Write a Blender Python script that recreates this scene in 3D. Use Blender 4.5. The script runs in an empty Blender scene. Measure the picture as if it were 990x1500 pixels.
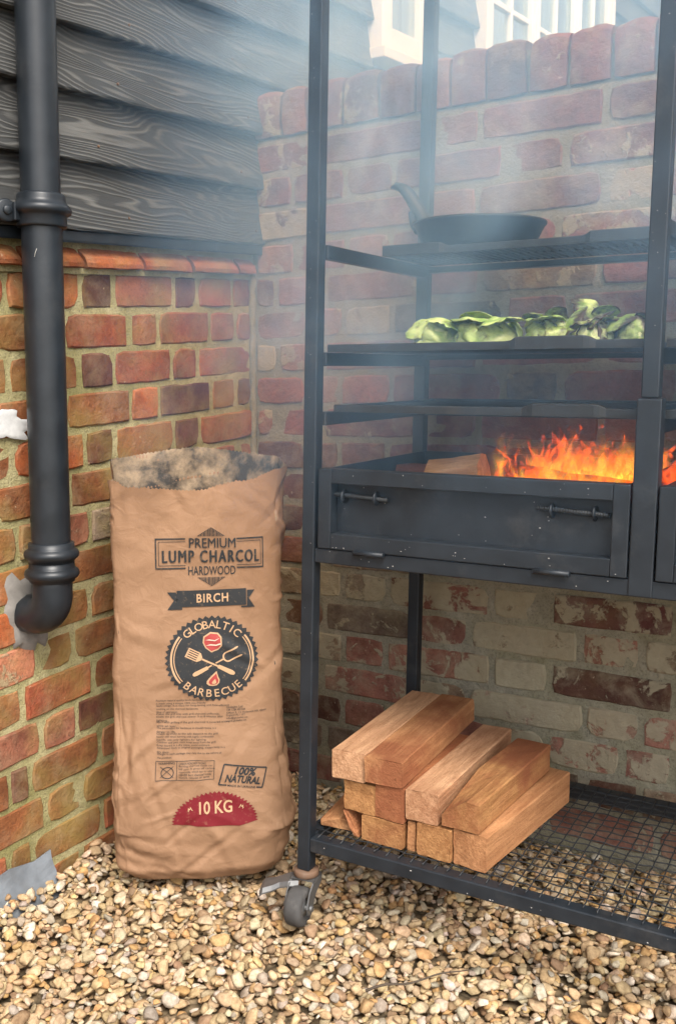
import bpy, bmesh, math, random
import numpy as np
from mathutils import Vector, Matrix, noise

# ------------------------------------------------------------------ camera
scene = bpy.context.scene
COL = scene.collection
PI = math.pi
R = math.radians
IMG_W, IMG_H, FOCAL = 990, 1500, 1476.2
CAM_POS = (1.456, -1.940, 0.968)
CAM_YAW, CAM_PITCH, CAM_ROLL = R(32.095), R(8.042), R(0.155)
cam = bpy.data.cameras.new('camera')
camera = bpy.data.objects.new('camera', cam)
COL.objects.link(camera)
fw = Vector((-math.sin(CAM_YAW) * math.cos(CAM_PITCH), math.cos(CAM_YAW) * math.cos(CAM_PITCH), -math.sin(CAM_PITCH)))
rt = Vector((math.cos(CAM_YAW), math.sin(CAM_YAW), 0))
up = rt.cross(fw)
rt2 = rt * math.cos(CAM_ROLL) + up * math.sin(CAM_ROLL)
up2 = up * math.cos(CAM_ROLL) - rt * math.sin(CAM_ROLL)
M = Matrix((rt2, up2, -fw)).transposed().to_4x4()
M.translation = Vector(CAM_POS)
camera.matrix_world = M
cam.sensor_fit = 'VERTICAL'
cam.sensor_height = 36.0
cam.lens = 36.0 * FOCAL / IMG_H
cam.clip_start = 0.05
cam.clip_end = 2000
scene.camera = camera

# ------------------------------------------------------------------ light
SUN_EL, SUN_AZ = 50, 130          # azimuth: direction towards the sun, degrees clockwise from +y
world = bpy.data.worlds.new('World')
scene.world = world
world.use_nodes = True
wn = world.node_tree
wn.nodes.clear()
sky = wn.nodes.new('ShaderNodeTexSky')
sky.sky_type = 'NISHITA'
sky.sun_disc = False
sky.sun_elevation = R(SUN_EL)
sky.sun_rotation = R(SUN_AZ)
sky.dust_density = 3.0
sky.air_density = 1.0
hsv = wn.nodes.new('ShaderNodeHueSaturation')     # thin cloud: the blue is washed out
hsv.inputs['Saturation'].default_value = 0.35
hsv.inputs['Value'].default_value = 1.0
bg = wn.nodes.new('ShaderNodeBackground')
bg.inputs['Strength'].default_value = 0.15
wo = wn.nodes.new('ShaderNodeOutputWorld')
wn.links.new(sky.outputs[0], hsv.inputs['Color'])
wn.links.new(hsv.outputs[0], bg.inputs['Color'])
wn.links.new(bg.outputs[0], wo.inputs['Surface'])
sun_d = bpy.data.lights.new('sun', 'SUN')
sun_d.energy = 1.5
sun_d.angle = R(25)
sun_d.color = (1.0, 0.93, 0.84)
sun = bpy.data.objects.new('sun', sun_d)
COL.objects.link(sun)
sd = Vector((math.sin(R(SUN_AZ)) * math.cos(R(SUN_EL)), math.cos(R(SUN_AZ)) * math.cos(R(SUN_EL)), math.sin(R(SUN_EL))))
sun.rotation_euler = sd.to_track_quat('Z', 'Y').to_euler()
sun.location = sd * 12
vs = scene.view_settings
vs.view_transform = 'Standard'
vs.look = 'None'
vs.gamma = 1.0
vs.exposure = 1.08
scene.cycles.use_denoising = True
scene.cycles.volume_bounces = 1
scene.cycles.max_bounces = 8
scene.cycles.transparent_max_bounces = 24
scene.cycles.volume_step_rate = 4.0
scene.cycles.sample_clamp_indirect = 6.0

rng = random.Random(11)
nrg = np.random.default_rng(7)

# ------------------------------------------------------------------ helpers
ORG = {}                                   # world origin of every parent (none of them is rotated)

def link_obj(name, me, parent=None, origin=(0, 0, 0)):
    o = bpy.data.objects.new(name, me)
    COL.objects.link(o)
    origin = Vector(origin)
    if parent is not None:
        o.parent = parent
        o.location = origin - ORG[parent]
    else:
        o.location = origin
    ORG[o] = origin
    return o

def tag(o, label, cat=None, group=None, kind=None):
    if label: o['label'] = label
    if cat: o['category'] = cat
    if group: o['group'] = group
    if kind: o['kind'] = kind
    return o

def thing(name, label, cat, loc, group=None):
    return tag(link_obj(name, None, None, loc), label, cat, group)

class MB:
    """collects world-space vertices and faces, builds ONE mesh object"""
    def __init__(s): s.v, s.f, s.c, s.sm = [], [], None, []
    def add(s, vs_, fs_, smooth=False):
        b = len(s.v)
        s.v += [tuple(x) for x in vs_]
        s.f += [tuple(b + i for i in q) for q in fs_]
        s.sm += [smooth] * len(fs_)
        return s
    def box(s, lo, hi, tf=None, bev=0.0):
        (x0, y0, z0), (x1, y1, z1) = lo, hi
        if bev <= 0:
            vs_ = [(x0,y0,z0),(x1,y0,z0),(x1,y1,z0),(x0,y1,z0),(x0,y0,z1),(x1,y0,z1),(x1,y1,z1),(x0,y1,z1)]
            fs_ = [(0,3,2,1),(4,5,6,7),(0,1,5,4),(1,2,6,5),(2,3,7,6),(3,0,4,7)]
        else:
            bm = bmesh.new()
            bmesh.ops.create_cube(bm, size=1)
            for v in bm.verts:
                v.co = Vector(((x0+x1)/2 + v.co.x*(x1-x0), (y0+y1)/2 + v.co.y*(y1-y0), (z0+z1)/2 + v.co.z*(z1-z0)))
            bmesh.ops.bevel(bm, geom=bm.edges[:], offset=bev, segments=2, affect='EDGES', profile=0.5)
            bm.verts.index_update()
            vs_ = [tuple(v.co) for v in bm.verts]
            fs_ = [tuple(v.index for v in f.verts) for f in bm.faces]
            bm.free()
        if tf: vs_ = [tf(*v) for v in vs_]
        return s.add(vs_, fs_)
    def tube(s, pts, rad, n=10, caps=True, smooth=True, flat=None):
        pts = [Vector(p) for p in pts]
        rad = rad if hasattr(rad, '__len__') else [rad] * len(pts)
        vs_, fs_ = [], []
        t0 = (pts[1] - pts[0]).normalized()
        ref = Vector((0, 0, 1)) if abs(t0.z) < .9 else Vector((1, 0, 0))
        u = t0.cross(ref).normalized()
        for i, p in enumerate(pts):
            t = (pts[min(i+1, len(pts)-1)] - pts[max(i-1, 0)]).normalized()
            u = (u - t * u.dot(t)).normalized()
            w = t.cross(u)
            for k in range(n):
                a = 2*PI*k/n
                fl = flat if flat else 1.0
                vs_.append(p + (u*math.cos(a) + w*math.sin(a)*fl) * rad[i])
        m = len(pts)
        for i in range(m-1):
            for k in range(n):
                a, b = i*n+k, i*n+(k+1) % n
                fs_.append((a, b, b+n, a+n))
        s.add(vs_, fs_, smooth)
        if caps:
            b = len(s.v) - n*m
            s.f += [tuple(b+k for k in reversed(range(n))), tuple(b+(m-1)*n+k for k in range(n))]
            s.sm += [False, False]
        return s
    def lathe(s, c, axis, prof, n=32, smooth=True, ref=None):
        """prof: (radius, along) pairs about axis through c"""
        c, axis = Vector(c), Vector(axis).normalized()
        r0 = Vector(ref) if ref else (Vector((0, 0, 1)) if abs(axis.z) < .9 else Vector((1, 0, 0)))
        u = axis.cross(r0).normalized(); w = axis.cross(u)
        vs_, fs_ = [], []
        for (r, h) in prof:
            for k in range(n):
                a = 2*PI*k/n
                vs_.append(c + axis*h + (u*math.cos(a) + w*math.sin(a))*r)
        m = len(prof)
        for i in range(m-1):
            for k in range(n):
                a, b = i*n+k, i*n+(k+1) % n
                fs_.append((a, b, b+n, a+n))
        return s.add(vs_, fs_, smooth)
    def build(s, name, mat, parent=None, origin=None, label=None, bevel=None):
        V = np.array([tuple(v) for v in s.v], float)
        if origin is None:
            lo, hi = V.min(0), V.max(0)
            origin = ((lo[0]+hi[0])/2, (lo[1]+hi[1])/2, lo[2])
        V = V - np.array(tuple(origin))
        me = bpy.data.meshes.new(name)
        me.from_pydata(V.tolist(), [], s.f)
        me.polygons.foreach_set('use_smooth', s.sm)
        me.materials.append(mat)
        me.update()
        o = link_obj(name, me, parent, origin)
        if bevel:
            b = o.modifiers.new('bevel', 'BEVEL'); b.width = bevel; b.segments = 2; b.limit_method = 'ANGLE'; b.angle_limit = R(40)
        if label: o['label'] = label
        return o

def fbm(x, y, z, oct=3, lac=2.0):
    v, a = 0.0, 0.5
    for _ in range(oct):
        v += a * noise.noise((x, y, z)); x *= lac; y *= lac; z *= lac; a *= .5
    return v

# ------------------------------------------------------------------ materials
class NT:
    def __init__(s, name):
        s.m = bpy.data.materials.new(name); s.m.use_nodes = True
        s.t = s.m.node_tree; s.t.nodes.clear()
        s.out = s.n('ShaderNodeOutputMaterial')
    def n(s, typ, **kw):
        nd = s.t.nodes.new(typ)
        for k, v in kw.items():
            if k.startswith('i_'):
                nd.inputs[k[2:].replace('_', ' ')].default_value = v
            else: setattr(nd, k, v)
        return nd
    def l(s, a, b): s.t.links.new(a, b)
    def noise(s, vec, scale, detail=4, rough=.55, dist=0.0):
        nd = s.n('ShaderNodeTexNoise')
        nd.inputs['Scale'].default_value = scale; nd.inputs['Detail'].default_value = detail
        nd.inputs['Roughness'].default_value = rough; nd.inputs['Distortion'].default_value = dist
        if vec is not None: s.l(vec, nd.inputs['Vector'])
        return nd.outputs['Fac']
    def ramp(s, fac, stops, interp='LINEAR'):
        nd = s.n('ShaderNodeValToRGB'); nd.color_ramp.interpolation = interp
        e = nd.color_ramp.elements
        while len(e) < len(stops): e.new(0.5)
        for el, (p, c) in zip(e, stops):
            el.position = p; el.color = (c[0], c[1], c[2], 1) if hasattr(c, '__len__') else (c, c, c, 1)
        s.l(fac, nd.inputs['Fac'])
        return nd.outputs['Color']
    def mix(s, fac, a, b, mode='MIX'):
        nd = s.n('ShaderNodeMix', data_type='RGBA', blend_type=mode)
        for sock, v in ((nd.inputs[0], fac), (nd.inputs[6], a), (nd.inputs[7], b)):
            if isinstance(v, (int, float)): sock.default_value = v
            elif hasattr(v, '__len__'): sock.default_value = (v[0], v[1], v[2], 1)
            else: s.l(v, sock)
        return nd.outputs[2]
    def math(s, op, a, b=None, c=None, clamp=False):
        nd = s.n('ShaderNodeMath', operation=op); nd.use_clamp = clamp
        for i, v in enumerate((a, b, c)):
            if v is None: continue
            if isinstance(v, (int, float)): nd.inputs[i].default_value = v
            else: s.l(v, nd.inputs[i])
        return nd.outputs[0]
    def bump(s, h, strength, dist=0.004, prev=None):
        nd = s.n('ShaderNodeBump'); nd.inputs['Strength'].default_value = strength; nd.inputs['Distance'].default_value = dist
        s.l(h, nd.inputs['Height'])
        if prev is not None: s.l(prev, nd.inputs['Normal'])
        return nd.outputs[0]
    def bsdf(s, color, rough=.7, metal=0.0, spec=.5, normal=None, **kw):
        b = s.n('ShaderNodeBsdfPrincipled')
        for k, v in (('Base Color', color), ('Roughness', rough), ('Metallic', metal), ('Specular IOR Level', spec)):
            if isinstance(v, (int, float)): b.inputs[k].default_value = v
            elif hasattr(v, '__len__'): b.inputs[k].default_value = (v[0], v[1], v[2], 1)
            else: s.l(v, b.inputs[k])
        if normal is not None: s.l(normal, b.inputs['Normal'])
        for k, v in kw.items(): b.inputs[k.replace('_', ' ')].default_value = v
        s.l(b.outputs[0], s.out.inputs['Surface'])
        return b
    def coord(s, kind='Object', scale=(1, 1, 1), rand=True):
        tc = s.n('ShaderNodeTexCoord')
        mp = s.n('ShaderNodeMapping'); mp.inputs['Scale'].default_value = scale
        s.l(tc.outputs[kind], mp.inputs['Vector'])
        if rand:
            oi = s.n('ShaderNodeObjectInfo')
            cm = s.n('ShaderNodeVectorMath', operation='SCALE'); cm.inputs[0].default_value = (37.1, 19.7, 53.3)
            s.l(oi.outputs['Random'], cm.inputs['Scale'])
            s.l(cm.outputs[0], mp.inputs['Location'])
        return mp.outputs[0]

MAT = {}

def brick_material(name, patch_col, moss=0.0):
    t = NT(name)
    co = t.coord()
    oi = t.n('ShaderNodeObjectInfo')
    big = t.noise(co, 9, 5, .6)
    mid = t.noise(co, 38, 5, .65)
    fine = t.noise(co, 190, 4, .7)
    c = t.mix(t.ramp(big, [(.30, 0), (.72, 1)]), t.mix(1, oi.outputs['Color'], (.50, .46, .46), 'MULTIPLY'), t.mix(1, oi.outputs['Color'], (1.3, 1.22, 1.15), 'MULTIPLY'))
    c = t.mix(t.ramp(mid, [(.38, .0), (.62, .6)]), t.mix(1, c, (.70, .62, .60), 'MULTIPLY'), c)
    c = t.mix(t.ramp(fine, [(.30, .55), (.48, 0)]), c, (.07, .035, .025))
    # flaked / lime coated area, amount per brick in the alpha of its colour
    pn = t.noise(co, 17, 6, .68, .4)
    thr = t.math('SUBTRACT', .80, t.math('MULTIPLY', oi.outputs['Alpha'], .52))
    pm = t.math('MULTIPLY', t.math('SUBTRACT', pn, thr), 22, clamp=True)
    pcol = t.mix(t.noise(co, 60, 4), patch_col, [x * .62 for x in patch_col])
    c = t.mix(t.math('MULTIPLY', pm, .88), c, pcol)
    # pale specks everywhere
    sp = t.ramp(t.noise(co, 75, 3, .7), [(.69, 0), (.74, .7)])
    c = t.mix(sp, c, (.52, .42, .30))
    if moss:
        geo = t.n('ShaderNodeNewGeometry')
        mn = t.noise(geo.outputs['Position'], 5.5, 5, .6)
        c = t.mix(t.math('MULTIPLY', t.ramp(mn, [(.46, 0), (.68, 1)]), moss), c, (.29, .22, .065))
    dust = t.ramp(t.noise(co, 14, 5, .7, .3), [(.46, 0), (.70, 1)])
    c = t.mix(t.math('MULTIPLY', dust, .30 if moss > .3 else .48), c, [x * .95 for x in patch_col])
    h = t.math('ADD', t.math('MULTIPLY', mid, 1.0), t.math('MULTIPLY', fine, .35))
    h = t.math('ADD', h, t.math('MULTIPLY', pm, .30))
    nrm = t.bump(h, .85, .006)
    t.bsdf(c, .86, 0, .25, nrm)
    return t.m

def mortar_material(name, c0, c1, green):
    t = NT(name)
    geo = t.n('ShaderNodeNewGeometry'); pos = geo.outputs['Position']
    big = t.noise(pos, 4.5, 5, .6); mid = t.noise(pos, 35, 5, .65); fine = t.noise(pos, 260, 3, .7)
    c = t.mix(t.ramp(mid, [(.3, 0), (.7, 1)]), c0, c1)
    if green: c = t.mix(t.math('MULTIPLY', t.ramp(big, [(.42, 0), (.66, 1)]), green), c, (.20, .19, .055))
    c = t.mix(t.ramp(fine, [(.32, .5), (.5, 0)]), c, (.10, .085, .06))
    h = t.math('ADD', t.math('MULTIPLY', mid, 1.0), t.math('MULTIPLY', fine, .5))
    t.bsdf(c, .95, 0, .15, t.bump(h, .9, .006))
    return t.m

def paint_metal(name, col, rough=.45, spec=.5, bump_s=.15, dust=.25, metal=0.0):
    t = NT(name)
    co = t.coord()
    n1 = t.noise(co, 22, 5, .6); n2 = t.noise(co, 320, 3, .6)
    c = t.mix(t.ramp(n1, [(.35, 0), (.75, 1)]), col, [min(1, x * 1.5 + .004) for x in col])
    dm = t.math('MULTIPLY', t.ramp(t.noise(co, 9, 6, .75), [(.55, 0), (.75, 1)]), dust)
    c = t.mix(dm, c, (.17, .155, .14))
    r = t.math('ADD', rough - .08, t.math('MULTIPLY', n1, .2))
    t.bsdf(c, r, metal, spec, t.bump(t.math('ADD', n1, t.math('MULTIPLY', n2, .3)), bump_s, .002))
    return t.m

def wood_material(name, tone):
    """sawn billet, grain along local x, end grain rings"""
    t = NT(name)
    co = t.coord(scale=(1.6, 14, 14))
    c2 = t.coord()
    oi = t.n('ShaderNodeObjectInfo')
    g = t.noise(co, 3.2, 6, .62, 1.2); g2 = t.noise(co, 14, 4, .7); saw = t.noise(t.coord(scale=(4, 60, 60)), 3.0, 3, .7)
    bl = t.noise(c2, 6.5, 5, .6, .4); fine = t.noise(c2, 240, 3, .7)
    c = t.mix(t.ramp(g, [(.30, 0), (.70, 1)]), t.mix(1, oi.outputs['Color'], (.62, .52, .45), 'MULTIPLY'), t.mix(1, oi.outputs['Color'], (1.12, 1.08, 1.05), 'MULTIPLY'))
    c = t.mix(t.math('MULTIPLY', t.ramp(g2, [(.55, 0), (.72, 1)]), .45), c, t.mix(1, c, (.55, .40, .32), 'MULTIPLY'))
    c = t.mix(t.math('MULTIPLY', t.ramp(saw, [(.35, 1), (.6, 0)]), .3), c, t.mix(1, c, (.58, .45, .38), 'MULTIPLY'))
    dk = t.ramp(bl, [(.42, 0), (.62, 1)])
    c = t.mix(t.math('MULTIPLY', dk, oi.outputs['Alpha']), c, (.25, .085, .038))
    sp = t.ramp(fine, [(.30, .45), (.44, 0)])
    c = t.mix(sp, c, (.15, .07, .03))
    t.bsdf(c, .78, 0, .25, t.bump(t.math('ADD', t.math('MULTIPLY', saw, .9), t.math('MULTIPLY', fine, .5)), .7, .003))
    return t.m

def make_materials():
    MAT['brick_house'] = brick_material('house_brick', (.46, .36, .22), .68)
    MAT['brick_garden'] = brick_material('garden_brick', (.44, .39, .27), .16)
    MAT['mortar_house'] = mortar_material('house_mortar', (.36, .31, .15), (.56, .50, .285), .68)
    MAT['mortar_garden'] = mortar_material('garden_mortar', (.24, .22, .165), (.37, .34, .26), .35)
    MAT['iron'] = paint_metal('black_paint_steel', (.0095, .0135, .0185), .46, .5, .2, .20)
    MAT['cast'] = paint_metal('cast_iron', (.012, .014, .016), .5, .5, .35, .15)
    MAT['pipe'] = paint_metal('black_downpipe', (.010, .0135, .0175), .36, .5, .08, .10)
    MAT['zinc'] = paint_metal('zinc_plate', (.15, .15, .148), .5, .5, .3, .4, .7)
    MAT['rust'] = paint_metal('rusty_steel', (.13, .075, .045), .7, .4, .5, .3)
    MAT['rubber'] = paint_metal('grey_rubber', (.06, .058, .056), .75, .3, .4, .7)
    MAT['lead'] = paint_metal('lead_sheet', (.135, .15, .165), .6, .4, .4, .3)
    MAT['billet'] = wood_material('sawn_billet', 0)
    # weatherboard: black stain worn off the raised grain
    t = NT('weatherboard')
    tc = t.n('ShaderNodeTexCoord'); oi = t.n('ShaderNodeObjectInfo')
    def shifted(scale):
        mp = t.n('ShaderNodeMapping'); mp.inputs['Scale'].default_value = scale
        t.l(tc.outputs['Object'], mp.inputs['Vector'])
        cm = t.n('ShaderNodeVectorMath', operation='SCALE'); cm.inputs[0].default_value = (3.1, 29.7, 13.3)
        t.l(oi.outputs['Random'], cm.inputs['Scale']); t.l(cm.outputs[0], mp.inputs['Location'])
        return mp.outputs[0]
    spz = t.n('ShaderNodeSeparateXYZ'); t.l(shifted((1, 1, 1)), spz.inputs[0])
    field = t.noise(shifted((0, 1.7, 10.0)), 1.0, 2.4, .45, .5)
    rings = t.math('ADD', t.math('MULTIPLY', spz.outputs[2], 95.0), t.math('MULTIPLY', field, 19.0))
    saw = t.math('FRACT', rings)
    tri = t.math('ABSOLUTE', t.math('SUBTRACT', saw, .5))
    fibre = t.noise(shifted((1, 6, 160)), 1.0, 4, .7)
    wear = t.noise(shifted((0, 1.6, 3.0)), 2.2, 4, .6)
    line = t.ramp(t.math('ADD', tri, t.math('MULTIPLY', t.math('SUBTRACT', fibre, .5), .22)), [(.20, 0), (.44, 1)])
    lo = t.mix(fibre, (.028, .029, .029), (.070, .071, .069))
    hi = t.mix(fibre, (.085, .085, .080), (.215, .21, .195))
    c = t.mix(t.math('MULTIPLY', line, t.ramp(wear, [(.30, .18), (.62, .85)])), lo, hi)
    hgt = t.math('ADD', t.math('MULTIPLY', line, .8), t.math('MULTIPLY', fibre, .4))
    t.bsdf(c, .62, 0, .35, t.bump(hgt, .55, .0035))
    MAT['board'] = t.m
    # white joinery
    t = NT('white_joinery')
    co = t.coord()
    w = t.ramp(t.noise(co, 28, 6, .75), [(.60, 0), (.68, 1)])
    c = t.mix(t.math('MULTIPLY', w, .55), (.76, .75, .70), (.34, .27, .20))
    t.bsdf(c, .5, 0, .4, t.bump(t.noise(co, 90, 3), .2, .002))
    MAT['white'] = t.m
    t = NT('window_glass')
    gl = t.n('ShaderNodeBsdfGlossy'); gl.inputs['Roughness'].default_value = .02; gl.inputs['Color'].default_value = (.9, .95, 1, 1)
    tr = t.n('ShaderNodeBsdfTransparent'); tr.inputs['Color'].default_value = (.86, .92, .92, 1)
    ms = t.n('ShaderNodeMixShader'); ms.inputs[0].default_value = .30
    t.l(tr.outputs[0], ms.inputs[1]); t.l(gl.outputs[0], ms.inputs[2]); t.l(ms.outputs[0], t.out.inputs['Surface'])
    MAT['glass'] = t.m
    t = NT('curtain_cloth')
    t.bsdf(t.mix(t.noise(t.coord(), 40, 3), (.55, .56, .53), (.68, .68, .65)), .9)
    MAT['curtain'] = t.m
    t = NT('dark_room'); t.bsdf((.05, .05, .048), .9); MAT['room'] = t.m
    # paper
    t = NT('kraft_paper')
    co = t.coord(rand=False)
    b1 = t.noise(co, 7, 5, .6, .5); b2 = t.noise(co, 30, 5, .6, .8)
    vo = t.n('ShaderNodeTexVoronoi', feature='DISTANCE_TO_EDGE'); vo.inputs['Scale'].default_value = 19
    wp = t.n('ShaderNodeVectorMath', operation='ADD')
    nz = t.n('ShaderNodeTexNoise'); nz.inputs['Scale'].default_value = 11; nz.inputs['Detail'].default_value = 3
    t.l(co, nz.inputs['Vector'])
    ns = t.n('ShaderNodeVectorMath', operation='SCALE'); ns.inputs['Scale'].default_value = .11
    t.l(nz.outputs['Color'], ns.inputs[0]); t.l(co, wp.inputs[0]); t.l(ns.outputs[0], wp.inputs[1])
    t.l(wp.outputs[0], vo.inputs['Vector'])
    ridge = t.ramp(vo.outputs['Distance'], [(.0, 1), (.12, .25), (.5, 0)])
    fib = t.noise(co, 420, 3, .7)
    c = t.mix(t.ramp(b1, [(.3, 0), (.7, 1)]), (.245, .136, .075), (.33, .190, .108))
    c = t.mix(t.math('MULTIPLY', t.ramp(b2, [(.52, 0), (.75, 1)]), .35), c, (.20, .108, .058))
    c = t.mix(t.math('MULTIPLY', fib, .16), c, (.50, .32, .19))
    hgt = t.math('ADD', t.math('MULTIPLY', ridge, .16), t.math('MULTIPLY', b2, .8))
    t.bsdf(c, .62, 0, .28, t.bump(t.math('ADD', hgt, t.math('MULTIPLY', fib, .06)), .55, .005))
    MAT['kraft'] = t.m
    t = NT('sooty_paper')
    co = t.coord(rand=False)
    s1 = t.noise(co, 12, 8, .68, .15)
    c = t.mix(t.ramp(s1, [(.44, 0), (.60, 1)]), (.34, .255, .17), (.06, .052, .045))
    t.bsdf(c, .9, 0, .1, t.bump(t.noise(co, 45, 5, .6, .2), .5, .005))
    MAT['soot_paper'] = t.m
    for nm, col in (('ink_black', (.030, .032, .034)), ('ink_red', (.175, .014, .020)), ('ink_kraft', (.52, .33, .19)), ('ink_rose', (.36, .055, .05)), ('ink_white', (.70, .58, .45))):
        t = NT(nm); co = t.coord(rand=False)
        w = t.ramp(t.noise(co, 130, 4, .7), [(.58, 0), (.74, .35)])
        t.bsdf(t.mix(w, col, (.40, .26, .15)), .62, 0, .25)
        MAT[nm] = t.m
    # gravel
    t = NT('river_pebble')
    at = t.n('ShaderNodeAttribute'); at.attribute_name = 'stone'
    geo = t.n('ShaderNodeNewGeometry'); pos = geo.outputs['Position']
    n1 = t.noise(pos, 120, 4, .6); n2 = t.noise(pos, 520, 3, .65)
    c = t.mix(t.ramp(n1, [(.32, 0), (.68, 1)]), t.mix(1, at.outputs['Color'], (.66, .60, .55), 'MULTIPLY'), t.mix(1, at.outputs['Color'], (1.12, 1.1, 1.08), 'MULTIPLY'))
    c = t.mix(t.ramp(n2, [(.30, .4), (.45, 0)]), c, (.13, .10, .07))
    t.bsdf(c, .85, 0, .2, t.bump(t.math('ADD', n1, t.math('MULTIPLY', n2, .3)), .4, .003))
    MAT['pebble'] = t.m
    t = NT('stony_ground')
    geo = t.n('ShaderNodeNewGeometry'); pos = geo.outputs['Position']
    vo = t.n('ShaderNodeTexVoronoi'); vo.inputs['Scale'].default_value = 48; t.l(pos, vo.inputs['Vector'])
    c = t.mix(t.noise(pos, 60, 3), (.34, .25, .15), (.20, .145, .085))
    c = t.mix(t.ramp(vo.outputs['Distance'], [(.2, 0), (.75, 1)]), c, (.10, .075, .045))
    inv = t.math('SUBTRACT', 1.0, vo.outputs['Distance'])
    t.bsdf(c, .85, 0, .2, t.bump(inv, 1.0, .012))
    MAT['ground'] = t.m
    # cabbage
    t = NT('cabbage_leaf')
    co = t.coord()
    at = t.n('ShaderNodeAttribute'); at.attribute_name = 'leaf'
    sp = t.n('ShaderNodeSeparateColor'); t.l(at.outputs['Color'], sp.inputs[0])
    v1 = t.noise(co, 26, 4, .55, .8)
    g = t.mix(t.ramp(v1, [(.38, 0), (.64, 1)]), (.19, .33, .045), (.55, .66, .22))
    g = t.mix(t.math('MULTIPLY', sp.outputs[0], .75), g, (.62, .60, .34))
    ch = t.ramp(t.math('ADD', t.noise(co, 34, 5, .7), sp.outputs[1]), [(.60, 0), (.76, 1)])
    g = t.mix(ch, g, (.055, .032, .018))
    b = t.bsdf(g, .42, 0, .5, t.bump(v1, .6, .006))
    b.inputs['Subsurface Weight'].default_value = .15; b.inputs['Subsurface Radius'].default_value = (.01, .012, .004)
    MAT['cabbage'] = t.m
    # charcoal bed, burnt log
    t = NT('charcoal')
    co = t.coord(rand=False)
    c = t.mix(t.ramp(t.noise(co, 60, 5, .7), [(.45, 0), (.65, 1)]), (.012, .011, .011), (.16, .15, .14))
    t.bsdf(c, .9, 0, .2, t.bump(t.noise(co, 160, 4), .7, .004)); MAT['coal'] = t.m
    # flame
    t = NT('flame')
    at = t.n('ShaderNodeAttribute'); at.attribute_name = 'heat'
    sp = t.n('ShaderNodeSeparateColor'); t.l(at.outputs['Color'], sp.inputs[0])
    geo = t.n('ShaderNodeNewGeometry')
    mp = t.n('ShaderNodeMapping'); mp.inputs['Scale'].default_value = (1, 1, .55); t.l(geo.outputs['Position'], mp.inputs['Vector'])
    nz = t.noise(mp.outputs[0], 38, 3, .55, 1.6)
    hv = t.math('ADD', sp.outputs[0], t.math('MULTIPLY', t.math('SUBTRACT', nz, .5), .9))
    col = t.ramp(hv, [(.05, (1.0, .085, .005)), (.26, (1.0, .18, .010)), (.46, (1.0, .32, .018)), (.66, (1.0, .60, .05)), (.90, (1, .88, .3))])
    em = t.n('ShaderNodeEmission'); t.l(col, em.inputs['Color'])
    t.l(t.math('ADD', .70, t.math('MULTIPLY', t.math('MAXIMUM', hv, 0.0), 1.8)), em.inputs['Strength'])
    tr = t.n('ShaderNodeBsdfTransparent')
    al = t.ramp(t.math('ADD', hv, .12), [(.12, 0), (.42, .62), (.85, .92)])
    ms = t.n('ShaderNodeMixShader'); t.l(al, ms.inputs[0]); t.l(tr.outputs[0], ms.inputs[1]); t.l(em.outputs[0], ms.inputs[2])
    t.l(ms.outputs[0], t.out.inputs['Surface'])
    MAT['flame'] = t.m
    # glowing gas between the flame tongues
    t = NT('flame_gas')
    geo = t.n('ShaderNodeNewGeometry'); pos = geo.outputs['Position']
    mp = t.n('ShaderNodeMapping'); mp.inputs['Scale'].default_value = (1, 1, .5); t.l(pos, mp.inputs['Vector'])
    n1 = t.noise(mp.outputs[0], 26, 3, .55, 1.5)
    xyz = t.n('ShaderNodeSeparateXYZ'); t.l(pos, xyz.inputs[0])
    hgt = t.math('MULTIPLY', t.math('SUBTRACT', xyz.outputs[2], .755), 9.0)        # 0 at the coals, 1 at the flame tips
    dens = t.math('SUBTRACT', n1, t.math('ADD', .42, t.math('MULTIPLY', hgt, .26)))
    dens = t.math('MULTIPLY', t.math('MAXIMUM', dens, 0.0), 90.0)
    em = t.n('ShaderNodeEmission')
    t.l(t.ramp(t.math('MULTIPLY', dens, .09), [(0, (1, .12, .007)), (.40, (1, .24, .014)), (.85, (1, .55, .05))]), em.inputs['Color'])
    t.l(dens, em.inputs['Strength'])
    t.l(em.outputs[0], t.out.inputs['Volume'])
    MAT['flame_gas'] = t.m
    for nm, col, ro in (('white_paint', (.78, .78, .76), .6), ('cement', (.27, .25, .225), .95), ('ash', (.62, .60, .57), .9), ('twig', (.10, .075, .055), .8), ('cobweb', (.55, .53, .48), .9)):
        t = NT(nm); co = t.coord()
        n1 = t.noise(co, 40, 5, .65)
        t.bsdf(t.mix(t.ramp(n1, [(.3, 0), (.7, 1)]), [x * .72 for x in col], col), ro, 0, .2, t.bump(t.math('ADD', n1, t.math('MULTIPLY', t.noise(co, 200, 3), .4)), .35, .004))
        MAT[nm] = t.m
    # smoke
    t = NT('smoke')
    MAT['smoke'] = t.m
    geo = t.n('ShaderNodeNewGeometry'); pos = geo.outputs['Position']
    mp = t.n('ShaderNodeMapping'); mp.inputs['Scale'].default_value = (1, 1, .75); t.l(pos, mp.inputs['Vector'])
    n1 = t.noise(mp.outputs[0], 3.0, 3.5, .58, 1.1)
    wis = t.ramp(n1, [(.42, 0), (.66, 1)])
    xyz = t.n('ShaderNodeSeparateXYZ'); t.l(pos, xyz.inputs[0])
    def fade(sock, a, b):                     # 0 at a, 1 at b
        mr = t.n('ShaderNodeMapRange'); mr.clamp = True; mr.interpolation_type = 'SMOOTHSTEP'
        for i, v in ((1, a), (2, b), (3, 0.0), (4, 1.0)): mr.inputs[i].default_value = v
        t.l(sock, mr.inputs[0]); return mr.outputs[0]
    d = t.math('MULTIPLY', fade(xyz.outputs[0], .00, .32), fade(xyz.outputs[0], 1.60, .55))
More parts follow.
